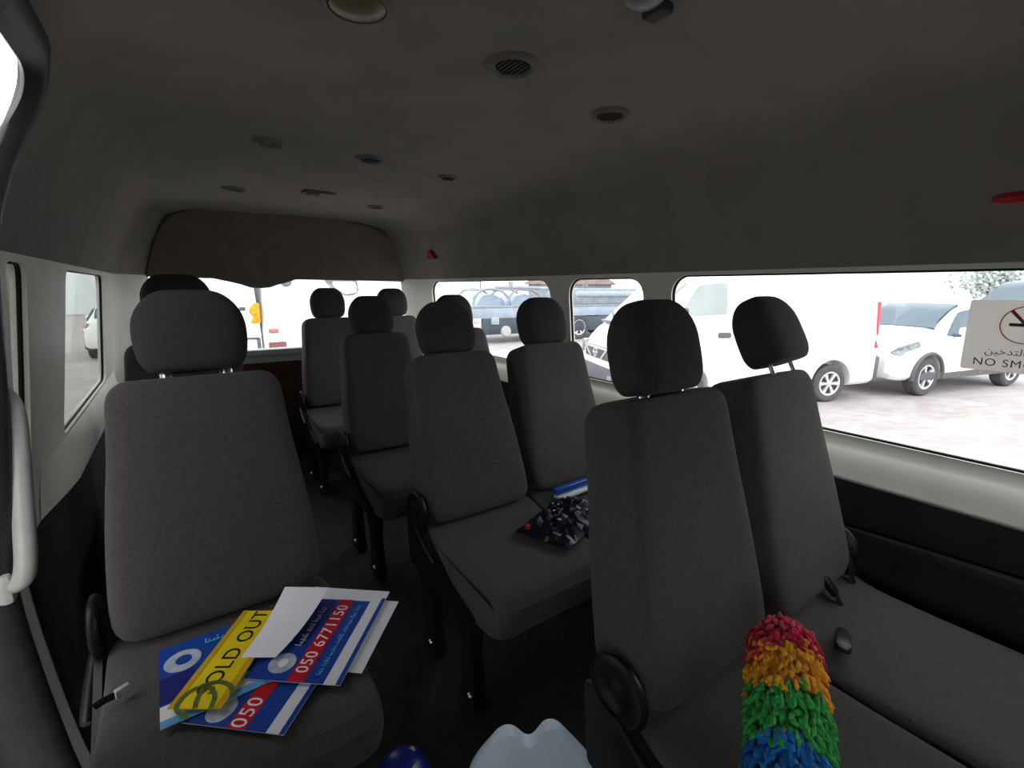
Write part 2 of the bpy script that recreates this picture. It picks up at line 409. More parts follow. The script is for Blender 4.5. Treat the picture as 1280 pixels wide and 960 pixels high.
bm = bmesh.new(); a_prism(bm, rrect(CX-.77, CX+.77, 1.0, 1.54, .1), XZ, YF-.05, YF-.045); finish('glass_pane', bm, GLASSBLOCK, w7, smooth=False)
window(8, CAB, 1, GLASSBLOCK, 'cab side window out of view, blackened to cut light')
window(9, CABL, -1, GLASSCLEAR, 'front door window out of view, large and clear to light the seat sides')

# black lower linings
def lining(name, side, y0, y1, z1, lab):
    prof = [(a, z) for a, z in (LOWRS if side > 0 else LOWS) if .01 < z < z1-.02]; prof = [(hw(.002, side), .002)]+prof+[(hw(z1, side), z1)]
    bm = bmesh.new()
    sec = [(a-.014, z) for a, z in prof]+[(a-.001, z) for a, z in prof[::-1]]
    a_loft(bm, [[Vector((CX+side*a, y0+(y1-y0)*i/12, z)) for a, z in sec] for i in range(13)])
    o = finish(name, bm, BLACKTRIM, angle=35); struct(o, lab); return o
lining('baseboard_right', 1, YF+.01, 3.47, .722, 'black lower side lining under the right-hand windows')
lining('baseboard_left', -1, 1.44, 3.47, .70, 'black lower side lining under the tinted left window')
bm = bmesh.new()
a_tube(bm, [(wallx(1, .63)-.016-.03*min(1, max(0, (k-1)/3)), -.6+k*.17, .615-.006*k) for k in range(9)], [.012, .02, .024, .024, .022, .02, .016, .010, .004], 8, flat=.8)
o = finish('trim_1', bm, BLACKTRIM); struct(o, 'moulded black armrest ledge on the right-hand lining')

bm = bmesh.new()
a_loft(bm, [[Vector((wallx(-1, z)+dx*min(1, (y-1.60)/.3)*min(1, max(.02, (3.50-y)/.2)), y, z)) for dx, z in ((.001, .835), (.010, .828), (.040, .765), (.045, .735), (.040, .705), (.001, .70))] for y in [1.62+i*.104 for i in range(19)]])
o = finish('trim_3', bm, CREAM, angle=50); struct(o, 'cream sill ledge under the tinted left window')
# weatherstrip round the sliding door opening
bm = bmesh.new()
path = [(YD1, .004+1.585*i/24) for i in range(25)]+[(YD1-.13*(k/10)**2, 1.72-.13*(1-k/10)**2) for k in range(1, 11)]+[(YD1-.13-(YD1-.13-YD0)*k/8, 1.72) for k in range(1, 9)]
secs = []
for i, (y, z) in enumerate(path):
    y0, z0 = path[max(0, i-1)]; y1, z1 = path[min(len(path)-1, i+1)]
    t = Vector((y1-y0, z1-z0)).normalized(); n = Vector((t.y, -t.x))          # away from the opening
    ring = []; tk = .8 if z > 1.45 else (1+1.6*min(1, max(0, (.85-z)/.3)))
    if z > 1.45: tk = .8-.3*min(1, (z-1.45)/.2)
    for dx, dn in ((.0, .008), (.006, -.004), (.004, -.020), (-.015, -.034), (-.035, -.036), (-.050, -.030), (-.060, -.010), (-.058, .006), (-.02, .010)):
        yy, zz = y+n.x*dn, z+n.y*dn
        ring.append(Vector((wallx(-1, min(zz, 1.80))+(dx*tk if dx < -.02 else dx), yy, zz)))
    secs.append(ring)
a_loft(bm, secs); o = finish('trim_2', bm, STRIP, angle=60); struct(o, 'dark rubber weatherstrip along the sliding door opening')

# sliding door pushed back along the outside
sd = wall_solid('door_2', -1, CREAM, 1.15, 2.30, [(hw(z), z) for z in [.0+.06*i for i in range(26)]], .17, .22, 10)
boolean(sd, [cutter(rrect(1.30, 1.95, .84, 1.33, .06), YZ, CX-1.5, CX-.7)])
struct(sd, 'sliding side door pushed back along the outside of the van')

# grab handle on the pillar
gh = empty('grab_handle', 'pale grey grab handle on the pillar beside the sliding door', 'handle', (-.325, 1.385, .72))
bm = bmesh.new()
a_tube(bm, catmull([(-.03, .02, .36), (.0, .008, .36), (.016, .0, .335), (.018, -.006, .28), (.012, -.02, .18), (.006, -.035, .08), (.0, -.05, .0), (-.012, -.05, -.035), (-.04, -.04, -.045)], 5), .019, 12)
finish('grip', bm, HANDLEMAT, gh)
bm = bmesh.new(); a_box(bm, (-.026, .022, .36), (.03, .06, .07), bev=.012); finish('mount', bm, HANDLEMAT, gh)
bm = bmesh.new(); a_box(bm, (-.038, -.035, -.045), (.03, .06, .07), bev=.012); finish('mount', bm, HANDLEMAT, gh)

# ---------------------------------------------------------------- seats
def inset(d, r):
    return 0 if d >= r else r-math.sqrt(max(0, r*r-(r-d)**2))
def back_mesh():
    bm = bmesh.new(); L0, L1 = -.03, .560; secs = []
    us = [L0, L0+.004, L0+.014, L0+.03, L0+.05]+[L0+.05+(.16)*i/5 for i in range(1, 6)]+[.158, .165, .172, .18]+[.18+(.30)*i/9 for i in range(1, 10)]+[L1-.05, L1-.034, L1-.02, L1-.010, L1-.004, L1]
    for u in us:
        f = (u-L0)/(L1-L0)
        w = .410+.012*sin(pi*min(1, f/.7))-.072*max(0, f-.15)/.85
        t = .180-.030*f
        et = inset(L1-u, .05); eb = inset(u-L0, .05)
        w -= 1.5*et+1.6*eb; t0 = .35*et+.4*eb; t1 = t-.5*et-.5*eb
        groove = .005*math.exp(-((u-.165)/.006)**2)
        ring = []
        N = 52
        for k in range(N):
            a = 2*pi*k/N; c, s = cos(a), sin(a)
            x = w/2*math.copysign(abs(c)**.28, c)
            d = .5+.5*math.copysign(abs(s)**.30, s)          # 0 front .. 1 back
            y = t0+(t1-t0)*d
            if d < .5:
                q = min(1, abs(x)/(w/2)); y += .010*(1-q*q)*(1-et/.05)*(1-eb/.05)
                if q < .72: y += groove
                y += .006*math.exp(-((u-.165)/.016)**2-((abs(x)-.155)/.02)**2)
            ring.append(Vector((x, y, u)))
        secs.append(ring)
    a_loft(bm, secs); return bm
def headrest_bm():
    bm = bmesh.new(); B, T = .566, .764; secs = []
    for i in range(19):
        f = .5-.5*cos(pi*i/18); u = B+(T-B)*f
        w = .200+.028*sin(pi*min(1, f*1.0))-.012*f; t = .124-.012*f
        et = inset(T-u, .085); eb = inset(u-B, .045)
        w -= 1.15*et+.9*eb; t -= .85*et+.8*eb; y0 = .062
        ring = []
        for k in range(44):
            a = 2*pi*k/44; c, s = cos(a), sin(a)
            ring.append(Vector((w/2*math.copysign(abs(c)**.45, c), y0+t/2*math.copysign(abs(s)**.6, s), u)))
        secs.append(ring)
    a_loft(bm, secs); return bm
def cushion_bm():
    bm = bmesh.new(); prof = rpoly([(.10, .36), (.09, .515), (-.03, .490), (-.17, .485), (-.40, .487), (-.445, .44), (-.40, .335), (-.28, .315)], [.03, .03, .05, .05, .045, .05, .04, .05], 5)
    cy = sum(p[0] for p in prof)/len(prof); cz = sum(p[1] for p in prof)/len(prof); W = .440; secs = []
    for i in range(25):
        g = -cos(pi*i/24); x = W/2*g
        e = inset(W/2-abs(x), .045)
        k = 1-e*.9/.12*.5
        ring = []
        for y, z in prof:
            yy = cy+(y-cy)*(1-e/.26); zz = cz+(z-cz)*(1-e/.09*.5)
            if z > .45 and y < 0: zz += .005*(abs(x)/(W/2))**3*(1 if e == 0 else .6)-.006
            ring.append(Vector((x, yy, zz)))
        secs.append(ring)
    a_loft(bm, secs); return bm
def leg_bm(sx, y):
    bm = bmesh.new()
    a_loft(bm, [[Vector((sx*.19+dx*k, y+o+dy*k, z)) for dx, dy in ((-.02, -.04), (.02, -.04), (.02, .04), (-.02, .04))] for z, k, o in ((.012, 1.25, 0), (.06, 1.0, 0), (.20, .9, .01), (.335, 1.3, .02))])
    return bm
def bolt_bm(sx, y):
    bm = bmesh.new()
    a_lathe(bm, [(0, .012), (.009, .010), (.012, .004), (.012, 0)], 10, Matrix.Translation((sx*.19-.022, y-.02, .05)) @ Matrix.Rotation(-pi/2, 4, 'Y'))
    return bm
def recliner_bm(sx):
    bm = bmesh.new()
    mt = Matrix.Translation((sx*.224, .075, .552)) @ Matrix.Rotation(sx*pi/2, 4, 'Y')
    a_lathe(bm, [(0, 0), (.064, 0), (.070, .007), (.069, .014), (.062, .018), (.057, .016), (.026, .016), (.022, .020), (0, .020)], 32, mt)
    return bm
def side_plate_bm(sx):
    bm = bmesh.new()
    a_prism(bm, rpoly([(.16, .52), (.03, .50), (-.14, .40), (-.30, .36), (-.28, .33), (.14, .33)], .015, 4), lambda u, v, t: Vector((t, u, v)), sx*.226, sx*.240)
    return bm
def lever_bm(sx):
    bm = bmesh.new(); a_tube(bm, catmull([(sx*.243, .07, .50), (sx*.247, .0, .465), (sx*.249, -.08, .435)], 4), [.008, .009, .010, .010, .011, .011, .011, .010, .008], 8)
    return bm
def post_bm(sx):
    bm = bmesh.new(); a_tube(bm, [(sx*.058, .062, .45), (sx*.058, .062, .61)], .0065, 10); return bm
def guide_bm(sx):
    bm = bmesh.new(); a_lathe(bm, [(0, .580), (.010, .578), (.013, .570), (.013, .545), (0, .545)], 14, Matrix.Translation((sx*.058, .062, 0))); return bm

SEATMESH = {}
def smesh(key, bm, m, angle=50):
    if key not in SEATMESH:
        o = finish(key.split('|')[0], bm(), m, angle=angle); SEATMESH[key] = o.data; bpy.data.objects.remove(o)
    return SEATMESH[key]
def seat(xc, yp, rec, label, group, wide=1.0, hrec=None, buckle=None, hside=(-1,), lift=0.0):
    s = empty('passenger_seat', label, 'seat', (xc, yp, 0), group=group)
    r = radians(-rec)
    b = link('backrest', smesh('backrest', back_mesh, FABRIC), s); b.location = (0, 0, .55); b.rotation_euler = (r, 0, 0); b.scale = (wide, 1, 1)
    h = link('headrest', smesh('headrest', headrest_bm, FABRIC_BACKLIT), s); h.location = (0, 0, .55); h.rotation_euler = (r, 0, 0)
    if wide > 1.01: h.scale = (1.10, 1, 1.02)
    if lift: h.location = (0, lift*sin(-r), .55+lift*cos(r))
    if hrec: h.rotation_euler = (radians(-hrec), 0, 0); h.location = (.085, .56*(sin(radians(rec))-sin(radians(hrec))), .582+.56*(cos(radians(rec))-cos(radians(hrec))))
    for sx in (-1, 1):
        p = link('post', smesh('post|%d' % sx, lambda: post_bm(sx), CHROME), h)
        g = link('post_guide', smesh('post_guide|%d' % sx, lambda: guide_bm(sx), CHROME), h)
    if hrec or lift:
        for g in h.children:
            if g.name.startswith('post_guide'): g.location = (0, 0, -.04-lift*.5)
    link('cushion', smesh('cushion', cushion_bm, FABRIC), s).scale = (wide, 1, 1)
    bmf = lambda: (lambda q: (a_box(q, (0, -.09, .325), (.42, .40, .05), bev=.01), q)[1])(bmesh.new())
    link('seat_pan', smesh('seat_pan', bmf, FRAMEBLACK), s)
    for sx in hside:
        link('recliner_cover', smesh('recliner_cover|%d' % sx, lambda: recliner_bm(sx), SEATBLACK), s).scale = (wide, 1, 1)
        link('side_plate', smesh('side_plate|%d' % sx, lambda: side_plate_bm(sx), SEATBLACK), s).scale = (wide, 1, 1)
        for y in (-.22, .06):
            l = link('leg', smesh('leg|%d%.2f' % (sx, y), lambda: leg_bm(sx, y), FRAMEBLACK), s)
            if sx < 0: link('bolt', smesh('bolt|%d%.2f' % (sx, y), lambda: bolt_bm(sx, y), CHROME), l)
    link('recliner_lever', smesh('recliner_lever', lambda: lever_bm(-1), SEATBLACK), s).scale = (wide*-hside[0], 1, 1)
    if buckle:
        for (bx, by, bz, rz, rx) in buckle:
            bm = bmesh.new()
            a_box(bm, (0, 0, .035), (.032, .018, .075), bev=.005); a_box(bm, (0, -.002, .074), (.022, .012, .010), bev=.003)
            a_tube(bm, [(0, 0, 0), (0, .005, -.05), (0, .03, -.09)], .011, 8, flat=.35)
            o = finish('belt_buckle', bm, SEATBLACK, s); o.location = (bx, by, bz); o.rotation_euler = (rx, 0, rz)
            bm = bmesh.new(); a_box(bm, (0, -.002, .081), (.020, .012, .006), bev=.002); finish('release_tab', bm, CHROME if bx > 0 else SEATBLACK, o)
    return s
XA, XB, XL = .842, 1.303, .022
GR = 'charcoal passenger seats in the van'
seat(XA-.004, .430, 14.5, 'charcoal seat with rainbow duster on its cushion, nearest aisle seat on the right', GR)
seat(XB, .430, 16.5, 'charcoal window seat nearest the camera, beside the no smoking sticker window', GR, hside=(1,), hrec=27,
     buckle=[(.045, -.012, .51, .3, -.7), (.175, .0, .515, -.2, -.5), (-.10, -.085, .50, 1.9, -1.38)])
seat(XA-.012, 1.335, 21, 'charcoal aisle seat on the right with dark plastic package on its cushion, second row', GR)
seat(XB-.02, 1.345, 18, 'charcoal window seat in second row, in front of the narrow middle window', GR, hside=(1,))
seat(XA-.022, 2.18, 19, 'charcoal aisle seat in third row, just behind the seat with the plastic package', GR)
seat(XB, 2.19, 18, 'charcoal window seat in third row, mostly hidden behind the second row aisle headrest', GR, hside=(1,))
seat(XA, 3.24, 9, 'charcoal aisle seat in last row against the rear window', GR)
seat(XB, 3.25, 9, 'charcoal window seat in last row, at the right end of the rear window', GR, hside=(1,))
seat(XL, 1.22, 15, 'wide charcoal single seat on the left with blue posters on its cushion', GR, wide=1.07)
seat(XL-.02, 2.15, 15, 'charcoal single seat on the left, directly behind the seat with posters', GR, lift=.06, wide=1.12)

# ---------------------------------------------------------------- ceiling fittings
def ceil_z(x):
    a = abs(x-CX)
    for (p, za), (q, zb) in zip(TOPS, TOPS[1:]):
        if q <= a <= p: return zb+(za-zb)*(a-q)/max(1e-9, p-q)
    return 1.82
def tilt(x):
    return math.atan2(ceil_z(x+.02)-ceil_z(x-.02), .04)
def vent(x, y, r, lab, opening=True, openm=None, group='round vents in the headliner'):
    e = empty('ceiling_vent', lab, 'vent', (x, y, ceil_z(x)), (0, -tilt(x), 0), group)
    bm = bmesh.new(); a_lathe(bm, [(r*.66, .004), (r*.68, -.008), (r*.80, -.012), (r*.93, -.008), (r, -.001), (r, .004)], 32)
    finish('bezel', bm, VENTRING, e)
    bm = bmesh.new(); a_lathe(bm, [(0, -.004), (r*.67, -.004), (r*.67, .003), (0, .003)], 28)
    for k in range(-3, 4):
        L = 2*math.sqrt(max(0, (r*.62)**2-(k*r*.18)**2))
        a_box(bm, (k*r*.18, 0, -.006), (r*.05, L, .006))
    finish('grille', bm, openm or VENTBLACK, e)
    return e
vent(.70, 1.0, .062, 'largest round air vent in the headliner, nearest the camera')
vent(1.105, 1.08, .058, 'round air vent in the headliner above the big right-hand window side')
vent(.70, 2.0, .062, 'round air vent in mid headliner, on the vent line over the aisle seats')
vent(1.09, 2.08, .045, 'small dark round vent in mid headliner, right of the aisle vent', openm=RUBBER)
vent(1.10, 3.08, .055, 'round vent at the back of the headliner, near the right rear corner')
vent(.31, 2.98, .062, 'round vent at the back of the headliner, left above the header panel')
vent(.33, 1.98, .058, 'faint closed round vent in the left half of the mid headliner', openm=VENTRING)
e = empty('dome_lamp', 'oblong lamp in the headliner above the middle of the rear header panel', 'lamp', (.70, 2.85, ceil_z(.7)))
bm = bmesh.new(); a_prism(bm, rrect(-.085, .085, -.05, .05, .03), lambda u, v, t: Vector((u, v, t)), -.014, .004); finish('housing', bm, VENTRING, e)
bm = bmesh.new(); a_prism(bm, rrect(-.07, .0, -.04, .035, .02), lambda u, v, t: Vector((u, v, t)), -.019, -.013); finish('lens', bm, VENTBLACK, e)
e = empty('ceiling_lamp', 'round yellowed lamp in the headliner at the top edge of the photo', 'lamp', (.33, .97, ceil_z(.33)), (0, -tilt(.33), 0))
bm = bmesh.new(); a_lathe(bm, [(0, -.014), (.03, -.012), (.05, -.004), (.052, .003), (0, .003)], 28); finish('lens', bm, LENSYEL, e)
bm = bmesh.new(); a_lathe(bm, [(.052, .003), (.053, -.006), (.062, -.003), (.064, .003)], 28); finish('bezel', bm, VENTRING, e)
e = empty('dome_lamp', 'white domed lamp with dark clip in the headliner, top right of centre', 'lamp', (.735, .645, ceil_z(.735)))
bm = bmesh.new(); a_lathe(bm, [(0, -.022), (.018, -.020), (.034, -.010), (.038, .002), (0, .002)], 24); finish('lens', bm, LENSWHITE, e)
bm = bmesh.new(); a_box(bm, (.05, .012, -.008), (.035, .05, .02), bev=.006); finish('clip', bm, VENTBLACK, e)

# ---------------------------------------------------------------- emergency hammers
def hammer(y, z, lab, dirn, ang=0):
    x = wallx(1, z)-.022
    e = empty('emergency_hammer', lab, 'hammer', (x, y, z), (radians(ang), 0, 0), 'red emergency hammers')
    bm = bmesh.new(); a_tube(bm, [(0, dirn*k*.02, 0) for k in range(9)], [.006, .0125, .014, .013, .0115, .0115, .012, .013, .012], 10, flat=.8)
    finish('handle', bm, RED, e)
    bm = bmesh.new(); a_tube(bm, [(-.0, dirn*.165, .042), (0, dirn*.165, .03), (0, dirn*.165, 0), (0, dirn*.165, -.03), (0, dirn*.165, -.042)], [.003, .011, .013, .011, .003], 10)
    finish('hammer_head', bm, RED, e)
    bm = bmesh.new(); a_box(bm, (.012, dirn*.08, 0), (.018, .05, .034), bev=.004); finish('clip', bm, RED, e)
hammer(.315, 1.512, 'red emergency hammer lying level on the side wall at the right edge', -1)
e = empty('emergency_hammer', 'dark red wedge-shaped emergency hammer on the wall beyond the last right-hand window', 'hammer', (wallx(1, 1.555)-.014, 3.37, 1.545), group='red emergency hammers')
bm = bmesh.new(); a_prism(bm, rpoly([(.045, -.03), (.075, -.03), (.025, .035), (-.005, .035), (-.025, .0), (-.06, -.02), (-.06, -.03), (0, -.012)], .006, 3), lambda u, v, t: Vector((t-.27*v, -u, v)), -.012, .012)
finish('handle', bm, RED, e)
bm = bmesh.new(); a_box(bm, (.006, .04, -.024), (.012, .05, .014), bev=.003); finish('clip', bm, TAILPALE, e)

# ---------------------------------------------------------------- no smoking sticker on the glass
sx_ = wallx(1, 1.19)+.012
st = empty('window_sticker', 'grey no smoking sticker on the inside of the big right-hand window', 'sticker', (sx_, .222, 1.185))
lean = math.atan2(wallx(1, 1.27)-wallx(1, 1.10), .17)
st.rotation_euler = (0, -(-lean) if False else lean, 0)
bm = bmesh.new(); a_prism(bm, rrect(-.112, .112, -.088, .094, .006, 3), lambda u, v, t: Vector((t, -u, v)), 0, .001); finish('film', bm, STICKERMAT, st, smooth=False)
def flat(poly, nm, m, t0=-.0012, t1=-.0002):
    bm = bmesh.new(); a_prism(bm, poly, lambda u, v, t: Vector((t, -u, v)), t0, t1); return finish(nm, bm, m, st, smooth=False)
bm = bmesh.new()
a_tube(bm, [(-.0006, .004-.046*cos(2*pi*k/36), .034+.046*sin(2*pi*k/36)) for k in range(36)], .0036, 4, True, flat=.3)
a_box(bm, (-.0010, .004, .034), (.0008, .007, .090))
bmesh.ops.rotate(bm, cent=(0, .004, .034), matrix=Matrix.Rotation(radians(-40), 3, 'X'), verts=bm.verts[:])
finish('prohibition_ring', bm, STRED, st, smooth=False)
flat([(-.034, .030), (.030, .030), (.030, .038), (-.034, .038)], 'cigarette', STBLK)
TX = Matrix(((0, 0, -1, -.0010), (-1, 0, 0, 0), (0, 1, 0, 0), (0, 0, 0, 1)))
a_text('NO SMOKING', .027, STBLK, 'lettering', st, Matrix.Translation((0, -.004, -.066)) @ TX, .0003, 1.12)
a_text('\uFEE6\uFEF4\uFEA7\uFEAA\uFE98\uFEDF\uFE8D \uFEC9\uFEEE\uFEE8\uFEE4\uFEE3', .024, STBLK, 'lettering', st, Matrix.Translation((0, 0, -.036)) @ TX, .0003, 1.0)

# ---------------------------------------------------------------- posters on the left seat
SEATZ = .492
def sheet(name, w, h, m, parent, curl=0.0, n=14, t=.0012, z=0, ox=0, oy=0, bend=0.0):
    """paper lying in its own XY plane, origin at its lower left corner; curl lifts the upper right corner"""
    bm = bmesh.new(); g = []
    for k in (0, 1):
        g.append([[bm.verts.new((ox+w*i/n, oy+h*j/n, z+t*k+lift((ox+w*i/n), (oy+h*j/n), curl, bend))) for i in range(n+1)] for j in range(n+1)])
    for k in (0, 1):
        for j in range(n):
            for i in range(n): bm.faces.new((g[k][j][i], g[k][j][i+1], g[k][j+1][i+1], g[k][j+1][i]))
    rim = [(0, i) for i in range(n+1)]+[(j, n) for j in range(1, n+1)]+[(n, i) for i in range(n-1, -1, -1)]+[(j, 0) for j in range(n-1, 0, -1)]
    for a, b in zip(rim, rim[1:]+rim[:1]):
        bm.faces.new((g[0][a[0]][a[1]], g[0][b[0]][b[1]], g[1][b[0]][b[1]], g[1][a[0]][a[1]]))
    return finish(name, bm, m, parent, angle=60)
def lift(x, y, curl, bend):
    return curl*max(0, (x-.24)/.18)**2*max(0, min(1, y/.25))+bend*(x*x)
def shape(nm, poly, m, parent, z, curl=0, bend=0, t=.0005):
    bm = bmesh.new()
    a = [bm.verts.new((x, y, z+lift(x, y, curl, bend))) for x, y in poly]; b = [bm.verts.new((x, y, z+t+lift(x, y, curl, bend))) for x, y in poly]
    bm.faces.new(a[::-1]); bm.faces.new(b); n = len(poly)
    for k in range(n): bm.faces.new((a[k], a[(k+1) % n], b[(k+1) % n], b[k]))
    return finish(nm, bm, m, parent, smooth=False)
def strip(nm, x0, x1, y0, y1, m, parent, z, curl=0, bend=0):
    return sheet(nm, x1-x0, y1-y0, m, parent, curl, 10, .0004, z, x0, y0, bend)
def oval(cx, cy, a, b, n=28): return [(cx+a*cos(2*pi*k/n), cy+b*sin(2*pi*k/n)) for k in range(n)]
def put_text(body, size, m, parent, x, y, z, curl=0, bend=0, spacing=1.0):
    o = a_text(body, size, m, 'lettering', parent, Matrix.Translation((x, y, z)), .0003, spacing)
    for v in o.data.vertices: v.co.z += lift(v.co.x, v.co.y, curl, bend)
    return o
def scrawl(width, size, m, parent, x, y, z, seed, curl=0, bend=0):
    """a line of small joined script, too small to read in the photograph"""
    rng = random.Random(seed); bm = bmesh.new(); u = -width/2
    def bar(x0, x1, y0, y1, k=0):
        v = [bm.verts.new((a, b, z+c+lift(a, b, curl, bend))) for c in (0, .0005) for a, b in ((x+x0, y+y0), (x+x1, y+y0), (x+x1+k, y+y1), (x+x0+k, y+y1))]
        for f in ((3, 2, 1, 0), (4, 5, 6, 7), (0, 1, 5, 4), (1, 2, 6, 5), (2, 3, 7, 6), (3, 0, 4, 7)): bm.faces.new([v[i] for i in f])
    while u < width/2:
        w = max(size*.4, min(size*rng.uniform(1.2, 2.6), width/2-u)); bar(u, u+w, -size*.30, -size*.16)
        t = u
        while t < u+w-size*.15:
            bar(t, t+size*.14, -size*.2, size*rng.choice((.1, .25, .5, .5)), size*.06); t += size*rng.uniform(.28, .5)
        if rng.random() < .7: bar(u+w*.4, u+w*.4+size*.14, -size*.52, -size*.40)
        u += w+size*.35
    return finish('lettering', bm, m, parent, smooth=False)
def rent_poster(lab, loc, rz, front, W=.36, curl=0.0, bend=0.0):
    e = empty('poster', lab, 'poster', loc, (0, 0, rz), 'printed sheets on the left seat')
    H = .205
    sheet('paper', W, H, POSTWHITE, e, curl, bend=bend)
    c = dict(curl=curl, bend=bend)
    strip('blue_field', .0, W-.045 if front else W, .036, H, BLUE, e, .0016, **c)
    strip('blue_edge', .0, W-.03, .0, .010, BLUE, e, .0016, **c)
    if front:
        strip('navy_field', .10, W-.05, .125, H-.004, BLUE2, e, .0022, **c)
        strip('red_bar', .0, W-.045, .078, .114, PRED, e, .0028, **c)
        put_text('050 6771150', .038, POSTWHITE, e, .130, .095, .0036, spacing=1.08, **c)
        scrawl(.13, .022, PGREY, e, .160, .172, .0036, 3, **c)
        scrawl(.13, .019, PGREY, e, .160, .140, .0036, 5, **c)
        scrawl(.22, .013, CYAN, e, .13, .056, .0036, 8, **c)
        shape('round_logo', oval(.045, .148, .028, .028), PGREY, e, .0024, **c)
        shape('logo_mark', oval(.045, .146, .012, .010), POSTWHITE, e, .0032, **c)
    return e
u_rot = math.atan2(1.104-.869, .380-.186)
p3 = rent_poster('blue poster whose short red bar sticks out below and left of the phone number poster', (.073, .826, SEATZ+.002), u_rot-.04, False)
strip('red_bar', .0, .16, .078, .114, PRED, p3, .0022); put_text('050', .042, POSTWHITE, p3, .035, .095, .0028, spacing=1.1)
shape('round_logo', oval(-.0+.035, .150, .030, .026), PGREY, p3, .0024)
p2 = rent_poster('blue poster with red phone number bar, lying on the left seat', (.186, .869, SEATZ+.012), u_rot, True, W=.305, curl=.015)
e = empty('paper_sheet', 'white sheet corner sticking out under the right end of the phone number poster', 'paper', (.235, .885, SEATZ+.0035), (0, 0, u_rot-.02), 'printed sheets on the left seat')
sheet('paper', .235, .10, POSTWHITE, e)
# blue poster at the left
p1 = empty('poster', 'blue poster with pale round logo, leftmost on the left seat under the yellow sign', 'poster', (-.112, .962, SEATZ+.006), (.035, 0, .03), 'printed sheets on the left seat')
sheet('paper', .25, .228, POSTWHITE, p1)
strip('blue_field', 0, .245, .055, .228, BLUE, p1, .0016); strip('blue_edge', 0, .245, 0, .018, CYAN, p1, .0016)
strip('navy_field', .0, .06, .06, .13, BLUE2, p1, .0022)
shape('round_logo', oval(.042, .165, .034, .032), PGREY, p1, .0026); shape('logo_mark', oval(.044, .166, .015, .014), BLUE, p1, .0034)
scrawl(.13, .020, CYAN, p1, .150, .200, .0026, 9)
shape('pale_corner', [(.17, .205), (.245, .205), (.245, .226), (.19, .226)], CYAN, p1, .0026)
# yellow sign
y_rot = math.atan2(.20, .135)
ys = empty('yellow_sign', 'yellow sign reading SOLD OUT lying across the blue posters', 'sign', (-.016, .936, SEATZ+.018), (.0, -.02, y_rot), 'printed sheets on the left seat')
sheet('board', .272, .102, YELLOW, ys, t=.002)
strip('border', .0, .272, .0, .014, DYELLOW, ys, .0024); strip('border', .0, .272, .090, .102, DYELLOW, ys, .0024)
put_text('SOLD OUT', .047, INK, ys, .150, .052, .0028, spacing=1.05)
bm = bmesh.new()
for pts, wd in (([(-.02, .05), (.0, .085), (.035, .085), (.05, .06), (.03, .03), (.0, .02)], .004), ([(.05, .07), (.06, .04), (.05, .01), (.03, -.005)], .0045), ([(.0, .05), (.03, .06), (.06, .05)], .004)):
    C = catmull([(a, b, .0032) for a, b in pts], 6)
    for a, b in zip(C, C[1:]):
        t = (b-a).normalized(); n_ = Vector((-t.y, t.x, 0))*wd
        a_loft(bm, [[q-n_, q+n_, q+n_+Vector((0, 0, .0006)), q-n_+Vector((0, 0, .0006))] for q in (a, b)])
finish('green_scribble', bm, GREENINK, ys, smooth=False)
# small blank sheet leaning from the sign up against the seat back
e = empty('paper_sheet', 'blank white sheet on top of the posters, its far end propped against the seat back', 'paper', (.029, 1.053, SEATZ+.023), group='printed sheets on the left seat')
Q = [Vector(p)-Vector((.029, 1.053, .505)) for p in ((.029, 1.053, .506), (.090, 1.011, .506), (.232, 1.120, .556), (.142, 1.176, .561))]
bm = bmesh.new(); nq = (Q[1]-Q[0]).cross(Q[3]-Q[0]).normalized()*.0015
rows = [[[(Q[0]*(1-a)+Q[1]*a)*(1-b)+(Q[3]*(1-a)+Q[2]*a)*b-Vector((0, 0, .012*sin(pi*b))) + k*nq for a in (0, .5, 1)] for b in [i/8 for i in range(9)]] for k in (0, 1)]
a_loft(bm, [rows[0][i]+rows[1][i][::-1] for i in range(9)])
finish('paper', bm, POSTWHITE, e, angle=60)

